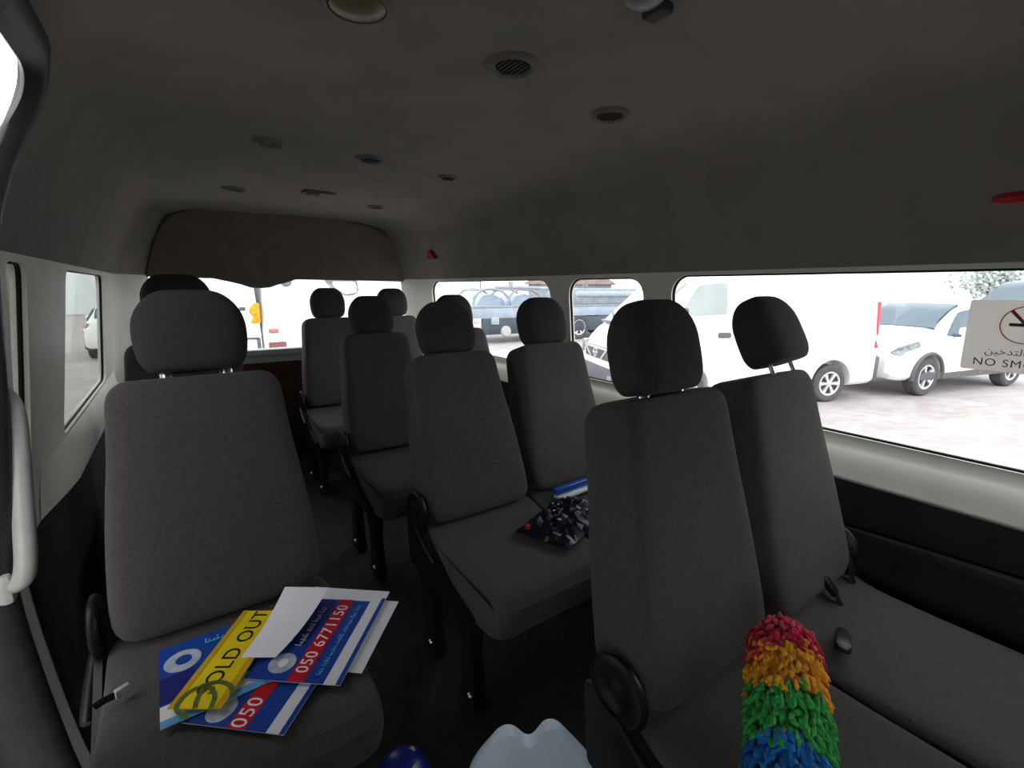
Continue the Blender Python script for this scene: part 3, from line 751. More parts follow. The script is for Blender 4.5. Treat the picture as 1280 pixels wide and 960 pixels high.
# ---------------------------------------------------------------- rainbow duster
def duster():
    a = Vector((.898, .352, .64)); b = Vector((.630, .205, .575)); ax = (b-a).normalized()
    e = empty('feather_duster', 'fluffy rainbow duster leaning on the nearest right-hand seat', 'duster', a)
    R3 = ax.to_track_quat('Z', 'Y').to_matrix()
    L, R = .40, .060; bands = [('crimson_strands', D_RED, -.02, .058), ('orange_strands', D_ORANGE, .058, .150), ('green_strands', D_GREEN, .142, .245), ('blue_strands', D_BLUE, .236, .40)]
    def rad(h): return R*math.sqrt(max(0, 1-((.05-h)/.072)**2)) if h < .05 else R
    for nm, m, h0, h1 in bands:
        bm = bmesh.new(); rng = random.Random(hash(nm) % 1000 if False else len(nm)*7)
        ic = bmesh.ops.create_icosphere
        cnt = 420 if h1-h0 < .12 else 700
        for k in range(cnt):
            an = rng.uniform(0, 2*pi); h = rng.uniform(h0, h1)
            if nm.startswith('crimson'): h = h0+(h1-h0)*rng.random()**.8+(.05*max(0, cos(an*2+1.2)) if rng.random() < .55 else 0)
            if nm.startswith('orange'): h += .012*cos(an*3+.6)
            if nm.startswith('green'): h += .010*cos(an*3)
            r = rad(h)*rng.uniform(.86, 1.02)
            p = Vector((r*cos(an), r*sin(an), h))
            v = ic(bm, subdivisions=1, radius=1)['verts']
            S = Matrix.Diagonal((rng.uniform(.0035, .006), rng.uniform(.0035, .006), rng.uniform(.012, .022), 1))
            Q = (Vector((cos(an), sin(an), 0))*.5+Vector((rng.uniform(-.4, .4), rng.uniform(-.4, .4), 1))).to_track_quat('Z', 'Y').to_matrix().to_4x4()
            bmesh.ops.transform(bm, matrix=Matrix.Translation(p) @ Q @ S, verts=v)
        pr = [(0, max(h0, -.019))]+[(rad(max(h0, -.019)+(h1-max(h0, -.019))*k/8)*.86, max(h0, -.019)+(h1-max(h0, -.019))*k/8) for k in range(9)]+[(0, h1)]
        a_lathe(bm, pr, 24)
        bmesh.ops.transform(bm, matrix=R3.to_4x4(), verts=bm.verts[:])
        finish(nm, bm, m, e, angle=70)
    bm = bmesh.new(); a_tube(bm, [ax*.39, ax*.55], .012, 12); finish('handle', bm, BLUEPL, e)
duster()

# ---------------------------------------------------------------- package on the second row seat
e = empty('plastic_package', 'dark crumpled plastic package with glints on the second row aisle seat', 'package', (1.045, 1.150, .496))
bm = bmesh.new(); rng = random.Random(4)
N, Mm = 26, 14; top = []
for j in range(Mm+1):
    row = []
    for i in range(N+1):
        u, v = i/N*2-1, j/Mm*2-1
        edge = (1-abs(u)**4)*(1-abs(v)**4)
        row.append(bm.verts.new((u*.17+rng.uniform(-.004, .004), v*.10+rng.uniform(-.004, .004), .004+edge*(.035+rng.uniform(-.012, .014)))))
    top.append(row)
for j in range(Mm):
    for i in range(N): bm.faces.new((top[j][i], top[j][i+1], top[j+1][i+1], top[j+1][i]))
bt_ = [[bm.verts.new((i/N*.34-.17, j/Mm*.20-.10, .001)) for i in (0, N)] for j in (0, Mm)]
bm.faces.new((bt_[0][0], bt_[1][0], bt_[1][1], bt_[0][1]))
bm.faces.new([bt_[0][0]]+[top[0][i] for i in range(N+1)]+[bt_[0][1]]); bm.faces.new([bt_[1][1]]+[top[Mm][i] for i in range(N, -1, -1)]+[bt_[1][0]])
bm.faces.new([bt_[1][0]]+[top[j][0] for j in range(Mm, -1, -1)]+[bt_[0][0]]); bm.faces.new([bt_[0][1]]+[top[j][N] for j in range(Mm+1)]+[bt_[1][1]])
finish('film', bm, BAGMAT, e, angle=20)
e.rotation_euler = (0, 0, .35)
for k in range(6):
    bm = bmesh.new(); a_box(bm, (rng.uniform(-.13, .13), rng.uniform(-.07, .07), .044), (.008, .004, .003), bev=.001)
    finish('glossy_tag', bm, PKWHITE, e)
bm = bmesh.new(); a_box(bm, (-.165, .055, .03), (.012, .016, .016), bev=.003); finish('red_tab', bm, RED, e)
e = empty('flat_package', 'flat blue and white packet standing behind the dark package on the second row', 'package', (1.225, 1.305, .499), (0, 0, .05))
bm = bmesh.new(); a_box(bm, (0, 0, .030), (.22, .030, .026), bev=.006); finish('blue_box', bm, PKBLUE, e)
bm = bmesh.new(); a_box(bm, (0, -.012, .009), (.21, .04, .014), bev=.004); finish('white_edge', bm, PKWHITE, e)

# ---------------------------------------------------------------- small things at the bottom of the frame
e = empty('carrier_bag', 'pale bluish white bag with two rounded peaks standing at the bottom edge', 'bag', (.52, .665, .001), (0, 0, radians(-32)))
bm = bmesh.new()
out = rpoly([(-.10, 0), (-.145, .20), (-.13, .29), (-.068, .375), (-.040, .375), (.0, .332), (.035, .385), (.062, .385), (.145, .28), (.135, .20), (.10, 0)], [.02, .03, .04, .014, .014, .028, .014, .014, .04, .03, .02], 5)
secs = []
for i in range(9):
    g = -1+2*i/8; t = .045*g; k = 1-.10*abs(g)**3
    secs.append([Vector((u*k, t*(1.2-.9*min(1, v/.37)), v*(1-.004*abs(g)**3))) for u, v in out])
a_loft(bm, secs); finish('bag_body', bm, WHITEPL, e, angle=60)
e = empty('bottle', 'royal blue cap with white marks at the bottom edge, left of the white bag', 'bottle', (.305, .865, .001))
bm = bmesh.new(); a_lathe(bm, [(0, 0), (.058, 0), (.064, .01), (.064, .13), (.060, .145), (.052, .15), (0, .15)], 28); finish('body', bm, WHITEPL, e)
bm = bmesh.new(); a_lathe(bm, [(.054, .146), (.066, .15), (.066, .19), (.054, .225), (.030, .242), (0, .246)], 28); finish('cap', bm, BLUEPL, e)
bm = bmesh.new()
for a in (-1.9, -1.0, .4): a_box(bm, (.034*cos(a), .034*sin(a), .238), (.012, .014, .006), rot=None, bev=.0012)
finish('white_mark', bm, PKWHITE, e)
e = empty('latch', 'small pale belt latch on the outer edge of the poster seat cushion', 'latch', (-.175, 1.10, .508), (0, 0, .5))
bm = bmesh.new(); a_box(bm, (0, 0, .0), (.026, .012, .020), bev=.004); finish('tongue', bm, HANDLEMAT, e)
bm = bmesh.new(); a_tube(bm, [(-.012, .0, 0), (-.030, .008, -.002), (-.042, .012, -.006)], .008, 8, flat=.25); finish('webbing', bm, WEBBING, e)
e = empty('latch', 'grey belt latch at the front right edge of the window seat cushion', 'latch', (1.62, .07, .44), (0, -.2, .2))
bm = bmesh.new(); a_box(bm, (0, 0, 0), (.035, .02, .05), bev=.005); finish('tongue', bm, HANDLEMAT, e)
bm = bmesh.new(); a_tube(bm, [(0, .0, -.02), (.01, .01, -.12), (.01, .02, -.25), (.0, .02, -.40)], .012, 8, flat=.2); finish('webbing', bm, WEBBING, e)

# ---------------------------------------------------------------- outside: ground, walls, tree
GZ = -.60
bm = bmesh.new(); bmesh.ops.create_grid(bm, x_segments=1, y_segments=1, size=70); bmesh.ops.translate(bm, vec=(10, 20, GZ), verts=bm.verts[:])
bm.faces.ensure_lookup_table(); bmesh.ops.solidify(bm, geom=bm.faces[:], thickness=.05)
struct(finish('ground', bm, PAVING, smooth=False), 'pink and grey paved yard outside')

# ---------------------------------------------------------------- vehicles
def vframe(x, y, d):
    return (x, y, GZ), (0, 0, math.atan2(d[1], d[0]))
class Body:
    """lofted car body; stations (s, z bottom, z top, half width, roof half width, waist height)"""
    def __init__(self, st, n=4):
        S = [q[0] for q in st]; out = []
        def slope(i, k):
            if i == 0 or i == len(st)-1: return 0 if k else 1
            d0 = (st[i][k]-st[i-1][k])/(S[i]-S[i-1]); d1 = (st[i+1][k]-st[i][k])/(S[i+1]-S[i])
            return 0 if d0*d1 <= 0 else 2*d0*d1/(d0+d1)
        for i in range(len(st)-1):
            h = S[i+1]-S[i]
            for j in range(n):
                t = j/n; row = [S[i]+h*t]
                for k in range(1, 6):
                    a, b = st[i][k], st[i+1][k]; da = slope(i, k) if i else (b-a)/h; db = slope(i+1, k) if i+2 < len(st) else (b-a)/h
                    row.append((2*t**3-3*t*t+1)*a+(t**3-2*t*t+t)*h*da+(-2*t**3+3*t*t)*b+(t**3-t*t)*h*db)
                out.append(tuple(row))
        out.append(tuple(st[-1])); self.s = out
    def at(self, s):
        T = self.s
        for A, B in zip(T, T[1:]):
            if min(A[0], B[0]) <= s <= max(A[0], B[0]):
                f = (s-A[0])/((B[0]-A[0]) or 1e-9); return [A[i]+(B[i]-A[i])*f for i in range(6)]
        return list(T[0] if abs(s-T[0][0]) < abs(s-T[-1][0]) else T[-1])
    def half(self, s, z):
        _, zb, zt, a, b, w = self.at(s)
        if z <= w or zt <= w: return a
        return a+(b-a)*min(1, (z-w)/(zt-w))
    def mesh(self, m, name, parent):
        bm = bmesh.new(); secs = []
        for s, zb, zt, a, b, w in self.s:
            r = min(.16, (zt-zb)*.3); w2 = min(w, zt-r-.01)
            bt = b if zt > w+.05 else a-.02
            h = [(0, zb), (a*.9, zb), (a*.985, zb+.06), (a, zb+.12*min(1, (zt-zb))), (a, max((zb+w2)/2, zb+.165)), (a, w2), ((a+bt)/2, (w2+zt-r)/2), (bt, zt-r), (bt-r*.28, zt-r*.32), (bt-r*1.1, zt-.012), (0, zt)]
            ring = [Vector((s, -y, z)) for y, z in h]+[Vector((s, y, z)) for y, z in h[::-1][1:-1]]
            secs.append(ring)
        a_loft(bm, secs)
        return finish(name, bm, m, parent, angle=50)
def side_panel(body, poly, name, m, parent, sides=(1, -1), off=.006, th=.02):
    out = []
    for sd in sides:
        bm = bmesh.new()
        a = [bm.verts.new((s, sd*(body.half(s, z)+off), z)) for s, z in poly]; b = [bm.verts.new((s, sd*(body.half(s, z)-th), z)) for s, z in poly]
        n = len(poly)
        c = Vector((sum(p[0] for p in poly)/n, 0, sum(p[1] for p in poly)/n)); 
        ca = bm.verts.new((c.x, sd*(body.half(c.x, c.z)+off), c.z)); cb = bm.verts.new((c.x, sd*(body.half(c.x, c.z)-th), c.z))
        for k in range(n):
            bm.faces.new((a[k], a[(k+1) % n], ca)); bm.faces.new((b[(k+1) % n], b[k], cb)); bm.faces.new((a[k], b[k], b[(k+1) % n], a[(k+1) % n]))
        out.append(finish(name, bm, m, parent, angle=30))
    return out
def top_panel(body, s0, s1, inset_y, name, m, parent, off=.012, n=10, inset2=None):
    bm = bmesh.new(); g = []
    for k in (0, 1):
        rows = []
        for i in range(n+1):
            s = s0+(s1-s0)*i/n; _, zb, zt, a, b, w = body.at(s); bt = b if zt > w+.05 else a-.02
            iy = inset_y if inset2 is None else inset_y+(inset2-inset_y)*i/n
            hwid = bt-iy
            rows.append([bm.verts.new((s+(off if k else -.012), hwid*(-1+2*j/8), zt+(off if k else -.03)-.010*abs(-1+2*j/8)**4)) for j in range(9)])
        g.append(rows)
    for k in (0, 1):
        for i in range(n):
            for j in range(8): bm.faces.new((g[k][i][j], g[k][i][j+1], g[k][i+1][j+1], g[k][i+1][j]))
    for i in range(n):
        for j in (0, 8): bm.faces.new((g[0][i][j], g[0][i+1][j], g[1][i+1][j], g[1][i][j]))
    for j in range(8):
        for i in (0, n): bm.faces.new((g[0][i][j], g[0][i][j+1], g[1][i][j+1], g[1][i][j]))
    return finish(name, bm, m, parent, angle=40)
def wheel(parent, s, y, r, w, spokes=6, name='wheel'):
    sd = 1 if y > 0 else -1
    mt = Matrix.Translation((s, y, r)) @ Matrix.Rotation(-sd*pi/2, 4, 'X')
    bm = bmesh.new(); a_lathe(bm, [(r*.64, -w/2), (r*.9, -w/2), (r*.985, -w*.38), (r, -w*.2), (r, w*.2), (r*.985, w*.38), (r*.9, w/2), (r*.70, w/2), (r*.64, w*.42), (r*.64, -w/2)], 36, mt)
    t = finish(name, bm, TYRE, parent)
    bm = bmesh.new(); a_lathe(bm, [(0, -w*.1), (r*.63, -w*.1), (r*.63, w*.42), (r*.57, w*.44), (r*.55, w*.2), (0, w*.16)], 36, mt)
    finish('rim_well', bm, CARBLACK, t)
    bm = bmesh.new(); a_lathe(bm, [(r*.55, w*.36), (r*.64, w*.40), (r*.65, w*.46), (r*.60, w*.47), (r*.55, w*.44)], 36, mt)
    for k in range(spokes):
        a = 2*pi*k/spokes
        v0 = bm.verts[:]; a_loft(bm, [[Vector((q*cos(a)-o*sin(a), q*sin(a)+o*cos(a), h)) for o, h in ((-wd, w*.30), (wd, w*.30), (wd*.8, w*.44), (-wd*.8, w*.44))] for q, wd in ((r*.08, r*.07), (r*.35, r*.085), (r*.58, r*.13))])
        bmesh.ops.transform(bm, matrix=mt, verts=[v for v in bm.verts if v not in set(v0)])
    a_lathe(bm, [(0, w*.46), (r*.13, w*.45), (r*.15, w*.3)], 16, mt)
    finish('rim', bm, ALLOY, t)
def arches(body_o, ss, r, yh):
    cs = [cutter([(s+r*cos(2*pi*k/32), r*.86+r*sin(2*pi*k/32)) for k in range(32)], lambda u, v, t: Vector((u, t, v)), y0, y1) for s in ss for y0, y1 in ((-yh-.2, -yh+.30), (yh-.30, yh+.2))]
    for c in cs: c.parent = body_o.parent
    boolean(body_o, cs)
def box_part(name, m, parent, c, s, bev=.01, rot=None):
    bm = bmesh.new(); a_box(bm, c, s, rot, bev); return finish(name, bm, m, parent)

# white cargo van: nose towards our rear
d = Vector((-.92, .39, 0)).normalized(); left = Vector((-d.y, d.x, 0))
o0 = Vector((9.04, 3.35, 0))-left*.85
loc, rot = vframe(o0.x, o0.y, d)
v = empty('cargo_van', 'white cargo van with dark front bumper parked outside the right-hand windows', 'van', loc, rot)
B = Body([(-.90, .34, 1.9, .82, .74, 1.1), (-.86, .30, 2.14, .845, .76, 1.1), (-.5, .28, 2.2, .85, .77, 1.15), (.6, .27, 2.21, .85, .77, 1.15), (1.8, .27, 2.19, .85, .77, 1.15), (2.35, .27, 2.15, .85, .77, 1.15), (2.72, .27, 2.04, .85, .755, 1.2), (3.1, .27, 1.74, .85, .745, 1.2), (3.45, .27, 1.42, .845, .76, 1.2), (3.66, .27, 1.23, .83, .78, 1.25), (3.82, .28, 1.06, .79, .75, 1.2), (3.90, .32, .94, .72, .70, 1.1), (3.93, .38, .84, .66, .64, 1.0)])
bo = B.mesh(CARWHITE, 'body', v)
arches(bo, (0, 2.75), .40, .85)
for s in (0, 2.75):
    for y in (.74, -.74): wheel(v, s, y, .325, .20)
side_panel(B, rpoly([(2.12, 1.52), (2.70, 1.50), (2.86, 1.62), (2.62, 1.97), (2.13, 2.02)], .05, 4), 'door_window', CARGLASSPALE, v)
side_panel(B, rpoly([(2.90, 1.50), (3.05, 1.50), (2.94, 1.68)], .02, 3), 'quarter_window', CARGLASSPALE, v)
side_panel(B, rrect(2.04, 2.26, 1.15, 1.235, .03), 'door_handle', CARBLACK, v, off=.02)
side_panel(B, rrect(.10, .30, 1.15, 1.235, .03), 'sliding_handle', CARBLACK, v, (-1,), off=.02)
side_panel(B, rpoly([(-.895, .93), (-.80, .93), (-.80, 1.72), (-.895, 1.70)], .02, 3), 'tail_lamp', TAILRED, v)
for sd in (1, -1):
    box_part('mirror', CARBLACK, v, (2.98, sd*.98, 1.50), (.10, .16, .26), .03)
    box_part('headlamp', LAMPGLASS, v, (3.845, sd*.66, .90), (.10, .26, .24), .04, Matrix.Rotation(-sd*.45, 3, 'Z'))
top_panel(B, 2.78, 3.52, .06, 'windscreen', CARGLASSPALE, v, inset2=.07)
bm = bmesh.new()
a_tube(bm, [(3.56, .55, 1.37), (3.50, .1, 1.43), (3.42, -.25, 1.52)], .012, 6); a_tube(bm, [(3.56, -.1, 1.37), (3.50, -.4, 1.43), (3.42, -.62, 1.50)], .012, 6); finish('wiper', bm, CARBLACK, v)
box_part('scuttle', GREYPL, v, (3.58, 0, 1.345), (.10, 1.25, .05), .015)
box_part('front_bumper', CARBLACK, v, (3.83, 0, .48), (.26, 1.58, .36), .07)
for sd in (1, -1): box_part('fog_lamp', LAMPGLASS, v, (3.955, sd*.58, .50), (.03, .14, .08), .012)
box_part('rear_bumper', CARBLACK, v, (-.90, 0, .58), (.18, 1.68, .42), .05)
gr = box_part('grille', CARBLACK, v, (3.925, 0, .86), (.07, 1.0, .20), .015)
bm = bmesh.new()
a_lathe(bm, [(.055, -.01), (.055, .012), (.078, .012), (.078, -.01)], 28, Matrix.Translation((3.968, 0, .86)) @ Matrix.Rotation(pi/2, 4, 'Y'))
a_box(bm, (3.972, 0, .86), (.02, .20, .032)); finish('emblem', bm, ALLOY, gr)
bm = bmesh.new(); a_prism(bm, rpoly([(-.5, .955), (.5, .955), (.26, .775), (.20, .775), (.40, .925), (-.40, .925), (-.20, .775), (-.26, .775)], .01, 2), lambda u, w, t: Vector((t, u, w)), 3.955, 3.972); finish('chrome_trim', bm, ALLOY, gr)
for z in (.80, .84, .88, .92): pass

# crossover
SUVB = [(-2.18, .48, 1.05, .80, .72, .9), (-2.12, .36, 1.22, .88, .70, .95), (-1.9, .34, 1.46, .92, .68, 1.0), (-1.55, .33, 1.62, .925, .66, 1.02), (-.7, .30, 1.69, .925, .66, 1.02), (0., .30, 1.69, .925, .66, 1.02), (.35, .30, 1.60, .925, .655, 1.03), (.75, .30, 1.38, .925, .67, 1.05), (1.10, .30, 1.19, .92, .76, 1.06), (1.5, .30, 1.13, .915, .80, 1.06), (1.95, .31, 1.04, .88, .78, 1.0), (2.14, .34, .93, .80, .72, .9), (2.22, .42, .78, .70, .66, .7)]
def crossover(x, y, dv, lab, group=None, zs=1.0):
    loc, rot = vframe(x, y, dv)
    v = empty('crossover_car', lab, 'car', loc, rot, group)
    B = Body(SUVB); bo = B.mesh(CARWHITE, 'body', v); arches(bo, (-1.36, 1.36), .42, .925)
    for s in (-1.36, 1.36):
        for yy in (.81, -.81): wheel(v, s, yy, .355, .225, 5)
    side_panel(B, rpoly([(-.12, 1.10), (.88, 1.10), (.30, 1.52), (-.10, 1.58)], [.03, .04, .06, .03], 3), 'front_window', CARGLASS, v)
    side_panel(B, rpoly([(-1.20, 1.12), (-.18, 1.10), (-.16, 1.58), (-.95, 1.56)], .04, 3), 'rear_window', CARGLASS, v)
    side_panel(B, rpoly([(-1.75, 1.20), (-1.27, 1.14), (-1.10, 1.54), (-1.35, 1.52)], .04, 3), 'quarter_window', CARGLASS, v)
    top_panel(B, .20, 1.00, .06, 'windscreen', CARGLASS, v, inset2=.03)
    top_panel(B, -2.06, -1.70, .08, 'back_window', CARGLASS, v)
    side_panel(B, [(-1.75, .30), (1.8, .30), (1.8, .44), (-1.75, .44)], 'sill_cladding', CARBLACK, v, off=.012)
    for sd in (1, -1):
        for s in (-1.36, 1.36):
            bm = bmesh.new(); a_tube(bm, [(s+.43*cos(pi*k/16-.1), sd*.925, .36+.43*sin(pi*k/16-.1)) for k in range(18)], .03, 6); finish('arch_cladding', bm, CARBLACK, v)
        bm = bmesh.new(); a_box(bm, (.68, sd*1.04, 1.18), (.14, .20, .15), bev=.05); mr = finish('mirror', bm, CARWHITE, v)
        bm = bmesh.new(); a_box(bm, (.72, sd*.94, 1.10), (.06, .10, .05), bev=.01); finish('mirror_foot', bm, CARBLACK, mr)
        side_panel(B, rpoly([(1.68, .93), (2.10, .76), (2.19, .82), (2.10, .93), (1.75, 1.03)], .03, 3), 'headlamp', LAMPGLASS, v, (sd,), off=.012)
        box_part('fog_lamp', LAMPGLASS, v, (2.13, sd*.62, .56), (.08, .22, .12), .03, Matrix.Rotation(-sd*.5, 3, 'Z'))
        side_panel(B, rpoly([(-2.13, .82), (-1.85, .86), (-1.80, 1.12), (-2.10, 1.14)], .03, 3), 'tail_lamp', TAILPALE, v, (sd,), off=.015)
        side_panel(B, rrect(-.14, .08, 1.0, 1.04, .015, 3), 'door_handle', ALLOY, v, (sd,), off=.02)
        side_panel(B, rrect(-1.14, -.92, 1.02, 1.06, .015, 3), 'door_handle', ALLOY, v, (sd,), off=.02)
    box_part('lower_grille', CARBLACK, v, (2.19, 0, .50), (.10, 1.10, .14), .03)
    box_part('grille', CARBLACK, v, (2.19, 0, .80), (.06, .85, .10), .03)
    return v
d2 = Vector((-2.67, .70, 0)).normalized(); l2 = Vector((-d2.y, d2.x, 0))
c2 = Vector((11.1, 2.65, 0))-d2*1.36-l2*.84
crossover(c2.x, c2.y, d2, 'white crossover car parked behind the cargo van, beyond the no smoking sticker', 'white crossover cars in the yard')
c3 = Vector((20.9, 2.65, 0))
c3v = crossover(c3.x, c3.y, d2, 'white crossover car farthest back, its bluish windows above the no smoking sticker', 'white crossover cars in the yard'); c3v.scale = (1.2, 1.2, 1.32)
lc = crossover(-1.25, 18.1, (0, 1), 'pale car with faded red tail lamp seen through the tinted left window', 'white crossover cars in the yard'); lc.scale = (.9, .9, .85)

# white minibuses behind the tailgate
def minibus(x, y, rz, L, W, H, lab):
    v = empty('minibus', lab, 'bus', (x, y, GZ), (0, 0, rz), 'white minibuses behind the tailgate')
    st = [(-L/2, .5, H-.25, W/2-.06, W/2-.16, 1.2), (-L/2+.06, .38, H-.08, W/2, W/2-.09, 1.2), (-L/2+.4, .36, H, W/2, W/2-.08, 1.2), (0, .36, H, W/2, W/2-.08, 1.2), (L/2-.5, .36, H, W/2, W/2-.08, 1.2), (L/2-.12, .38, H-.10, W/2, W/2-.09, 1.2), (L/2-.04, .42, H-.4, W/2-.05, W/2-.16, 1.2)]
    B = Body(st); bo = B.mesh(CARWHITE, 'body', v); arches(bo, (-L/2+1.4, L/2-1.1), .44, W/2)
    for s in (-L/2+1.4, L/2-1.1):
        for yy in (W/2-.12, -W/2+.12): wheel(v, s, yy, .37, .22)
    return v, B
# left one: its amber corner lamp beside the seam
v, B = minibus(.17, 10.7, pi/2, 5.0, 1.7, 2.9, 'white minibus behind the tailgate with a large orange corner lamp')
bm = bmesh.new(); a_prism(bm, rpoly([(.845, 1.36), (.72, 1.36), (.725, 1.42), (.765, 1.46), (.705, 1.52), (.72, 1.60), (.78, 1.655), (.845, 1.67)], .025, 3), lambda u, w, t: Vector((t, -u, w)), -2.54, -2.40); o = finish('corner_lamp', bm, AMBER, v)
box_part('badge', CARBLACK, v, (-2.51, -.62, 1.58), (.03, .08, .05), .008)
box_part('step_frame', CARBLACK, v, (-2.50, -.80, .90), (.05, .05, .46), .01)
box_part('bumper_line', CARBLACK, v, (-2.51, -.72, 1.13), (.04, .18, .025), .006)
# right one: mirrors on arms, red reflector, maroon plate
v, B = minibus(2.325, 11.55, pi/2, 6.6, 2.55, 2.9, 'white minibus behind the tailgate with a big round-ended mirror and maroon plate')
box_part('reflector', TAILPALE, v, (-3.32, 1.13, 1.23), (.04, .14, .07), .015)
box_part('plate', MAROON, v, (-3.32, 1.09, .97), (.04, .25, .16), .01)
bm = bmesh.new(); a_tube(bm, catmull([(-3.25, 1.0, 2.25), (-3.5, .96, 2.22), (-3.6, .92, 2.08)], 5), .018, 8); m1 = finish('mirror_arm', bm, CARBLACK, v)
bm = bmesh.new(); a_lathe(bm, [(0, -.05), (.06, -.045), (.085, 0), (.06, .045), (0, .05)], 18, Matrix.Translation((-3.6, .94, 1.99)) @ Matrix.Rotation(pi/2, 4, 'Y')); finish('round_mirror', bm, GREYPL, m1)
bm = bmesh.new(); a_tube(bm, catmull([(-3.25, -.24, 2.35), (-3.45, -.18, 2.22), (-3.55, -.12, 2.08), (-3.55, -.04, 1.90)], 5), .035, 8); m2 = finish('mirror_arm', bm, CARBLACK, v)
bm = bmesh.new(); out = rpoly([(-.13, 2.04), (-.17, 1.80), (.06, 1.76), (.28, 1.90), (.38, 2.06), (.30, 2.12)], [.06, .12, .10, .10, .05, .05], 5)
a_prism(bm, out, lambda u, w, t: Vector((t, u, w)), -3.60, -3.48)
bmesh.ops.bevel(bm, geom=[e_ for e_ in bm.edges if abs(e_.verts[0].co.x-e_.verts[1].co.x) < 1e-5], offset=.02, segments=2, affect='EDGES'); mh = finish('mirror_housing', bm, GREYPL, m2)
bm = bmesh.new(); out = rpoly([(-.10, 2.0), (-.13, 1.82), (.06, 1.79), (.24, 1.90), (.28, 2.0)], .05, 4); a_prism(bm, out, lambda u, w, t: Vector((t, u, w)), -3.615, -3.59); finish('mirror_face', bm, MIRRORGLASS, mh)

# white van end with red marker seen through the rear side window
v, B = minibus(9.3, 20.6, radians(100), 6.0, 2.2, 2.75, 'white minibus far off with red marker lamp, left in the rear side window')
box_part('marker_lamp', TAILRED, v, (-2.9, -.98, 2.42), (.12, .26, .14), .02)
box_part('side_post', GREYPL, v, (-2.95, -1.0, 1.6), (.08, .16, 1.3), .03)

# long grey-blue flatbed truck
dt = Vector((.93, -.10, 0)).normalized()
v = empty('flatbed_truck', 'grey-blue flatbed truck with navy side skirt seen through the rear side windows', 'truck', (12.2, 14.6, GZ), (0, 0, math.atan2(dt.y, dt.x)))
box_part('deck', TRUCKBLUE, v, (0, 0, 1.08), (8.4, 2.3, .36), .03)
box_part('side_rail', TRUCKGREY, v, (0, -1.12, 1.28), (8.4, .10, .08), .02)
box_part('side_skirt', TRUCKNAVY, v, (.2, -1.05, .60), (7.6, .16, .56), .03)
box_part('skirt_bracket', TRUCKBLUE, v, (-3.15, -1.16, .80), (.30, .08, .26), .02)
box_part('headboard', TRUCKGREY, v, (2.2, 0, 1.62), (3.6, 2.2, .62), .06)
box_part('tarpaulin_roll', TRUCKBLUE, v, (2.2, -1.1, 1.72), (3.7, .22, .22), .09)
for s in (-.6, .5, 2.8):
    for y in (1.0, -1.0): wheel(v, s, y, .46, .28)
bm = bmesh.new(); a_lathe(bm, [(0, .06), (.16, .05), (.20, .0), (.20, -.05)], 20, Matrix.Translation((-2.72, -1.18, .42)) @ Matrix.Rotation(pi/2, 4, 'X')); finish('tank_cap', bm, SILL, v)
for s in (-3.1, -1.75):
    bm = bmesh.new(); a_tube(bm, catmull([(s-.75, -.9, 1.26), (s-.68, -.9, 1.62), (s-.35, -.9, 1.86), (s+.25, -.9, 1.84), (s+.6, -.9, 1.60), (s+.75, -.9, 1.26)], 5), .05, 8)
    a_tube(bm, catmull([(s-.75, .6, 1.26), (s-.68, .6, 1.62), (s-.35, .6, 1.86), (s+.25, .6, 1.84), (s+.6, .6, 1.60), (s+.75, .6, 1.26)], 5), .05, 8)
    for k in (-.35, .25): a_tube(bm, [(s+k, -.9, 1.85), (s+k, .6, 1.85)], .04, 8)
    finish('hoop_frame', bm, TRUCKGREY, v)
    bm = bmesh.new(); a_prism(bm, rpoly([(-.6, 1.26), (.62, 1.26), (.5, 1.55), (.1, 1.72), (-.3, 1.66)], .1, 4), lambda u, w, t: Vector((s+u, t, w)), -.7, .4); finish('load_crate', bm, TRUCKBLUE, v)
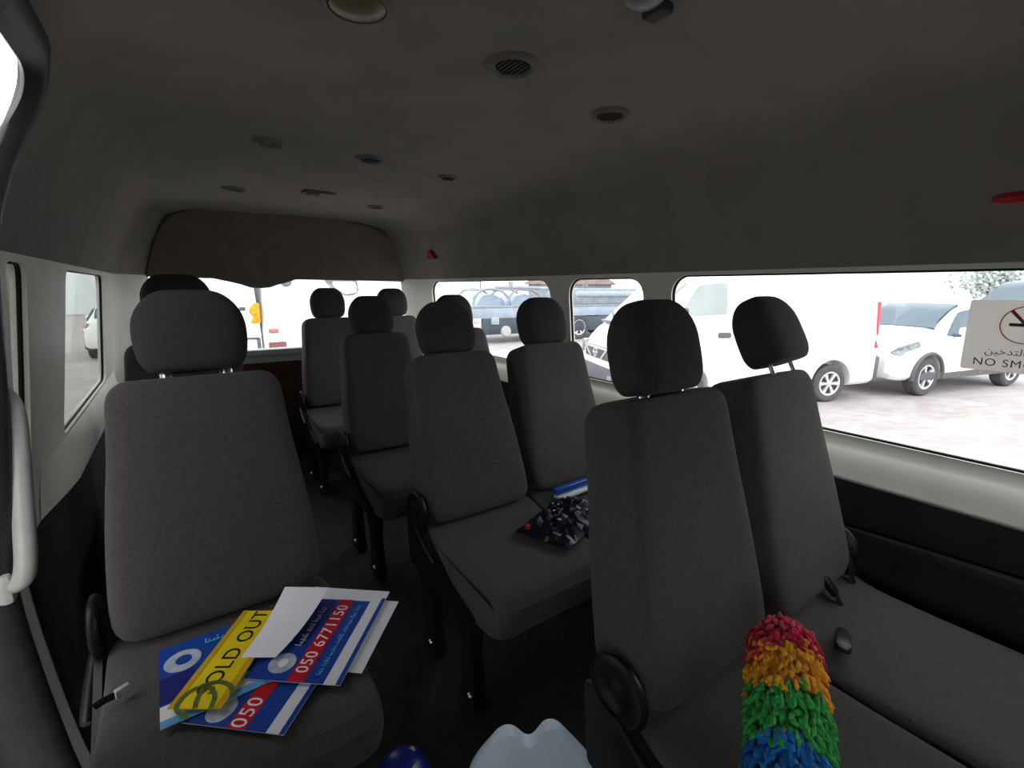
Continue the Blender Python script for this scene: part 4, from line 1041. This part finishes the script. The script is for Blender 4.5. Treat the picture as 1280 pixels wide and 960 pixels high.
bm = bmesh.new(); a_tube(bm, [(-3.0, -.9, 1.95), (-.3, -.9, 1.90)], .06, 8); a_tube(bm, [(-2.4, -.9, 1.95), (-2.4, -.9, 2.15)], .09, 8); finish('top_bar', bm, TRUCKGREY, v)
bm = bmesh.new(); a_tube(bm, [(.9, -.9, 1.9), (.9, -.9, 2.9)], .025, 6); a_tube(bm, [(.9, -.9, 1.95), (.9, -.9, 2.1)], .10, 8); finish('aerial', bm, GREYPL, v)

# gabled shed and pale boundary wall
v = empty('shed', 'shed with brown-grey gabled roof beyond the truck', 'building', (22.5, 25.0, GZ), (0, 0, radians(-45)))
box_part('shed_wall', TRUCKGREY, v, (0, 0, 1.1), (5.4, 4, 2.2), .02)
bm = bmesh.new(); a_prism(bm, [(-3.0, 2.2), (3.0, 2.2), (.0, 4.2)], lambda u, w, t: Vector((u, t, w)), -2.3, 2.3); finish('roof', bm, ROOFBROWN, v, smooth=False)
bm = bmesh.new(); a_box(bm, (34, 8, GZ+2.2), (.3, 50, 4.4), rot=None); o = finish('boundary_wall', bm, WALLPALE, smooth=False); tag(o, 'pale plastered yard wall behind the parked white cars', 'wall')
bm = bmesh.new(); a_box(bm, (-14, 44, GZ+1.8), (40, .3, 3.6)); o = finish('boundary_wall', bm, WALLPALE, smooth=False); tag(o, 'pale yard wall seen far off through the tinted left window', 'wall')
v = empty('tree', 'hazy grey-green tree above the farthest white car', 'tree', (26.0, 4.6, GZ))
bm = bmesh.new(); a_tube(bm, [(0, 0, 0), (.05, 0, 1.2), (.0, .1, 2.4)], [.14, .11, .07], 8); finish('trunk', bm, BARK, v)
bm = bmesh.new(); rng = random.Random(11)
for k in range(1500):
    p = Vector((rng.gauss(0, .45), rng.gauss(0, .45), 2.35+rng.gauss(0, .3)))
    a_ = rng.uniform(0, 6.28); n_ = Vector((rng.uniform(-1, 1), rng.uniform(-1, 1), rng.uniform(-.3, 1))).normalized(); t_ = n_.orthogonal().normalized(); b_ = n_.cross(t_)
    q = [bm.verts.new(p+t_*.10*x+b_*.055*y) for x, y in ((-1, 0), (0, -1), (1, 0), (0, 1))]; bm.faces.new(q)
finish('crown', bm, LEAF, v)
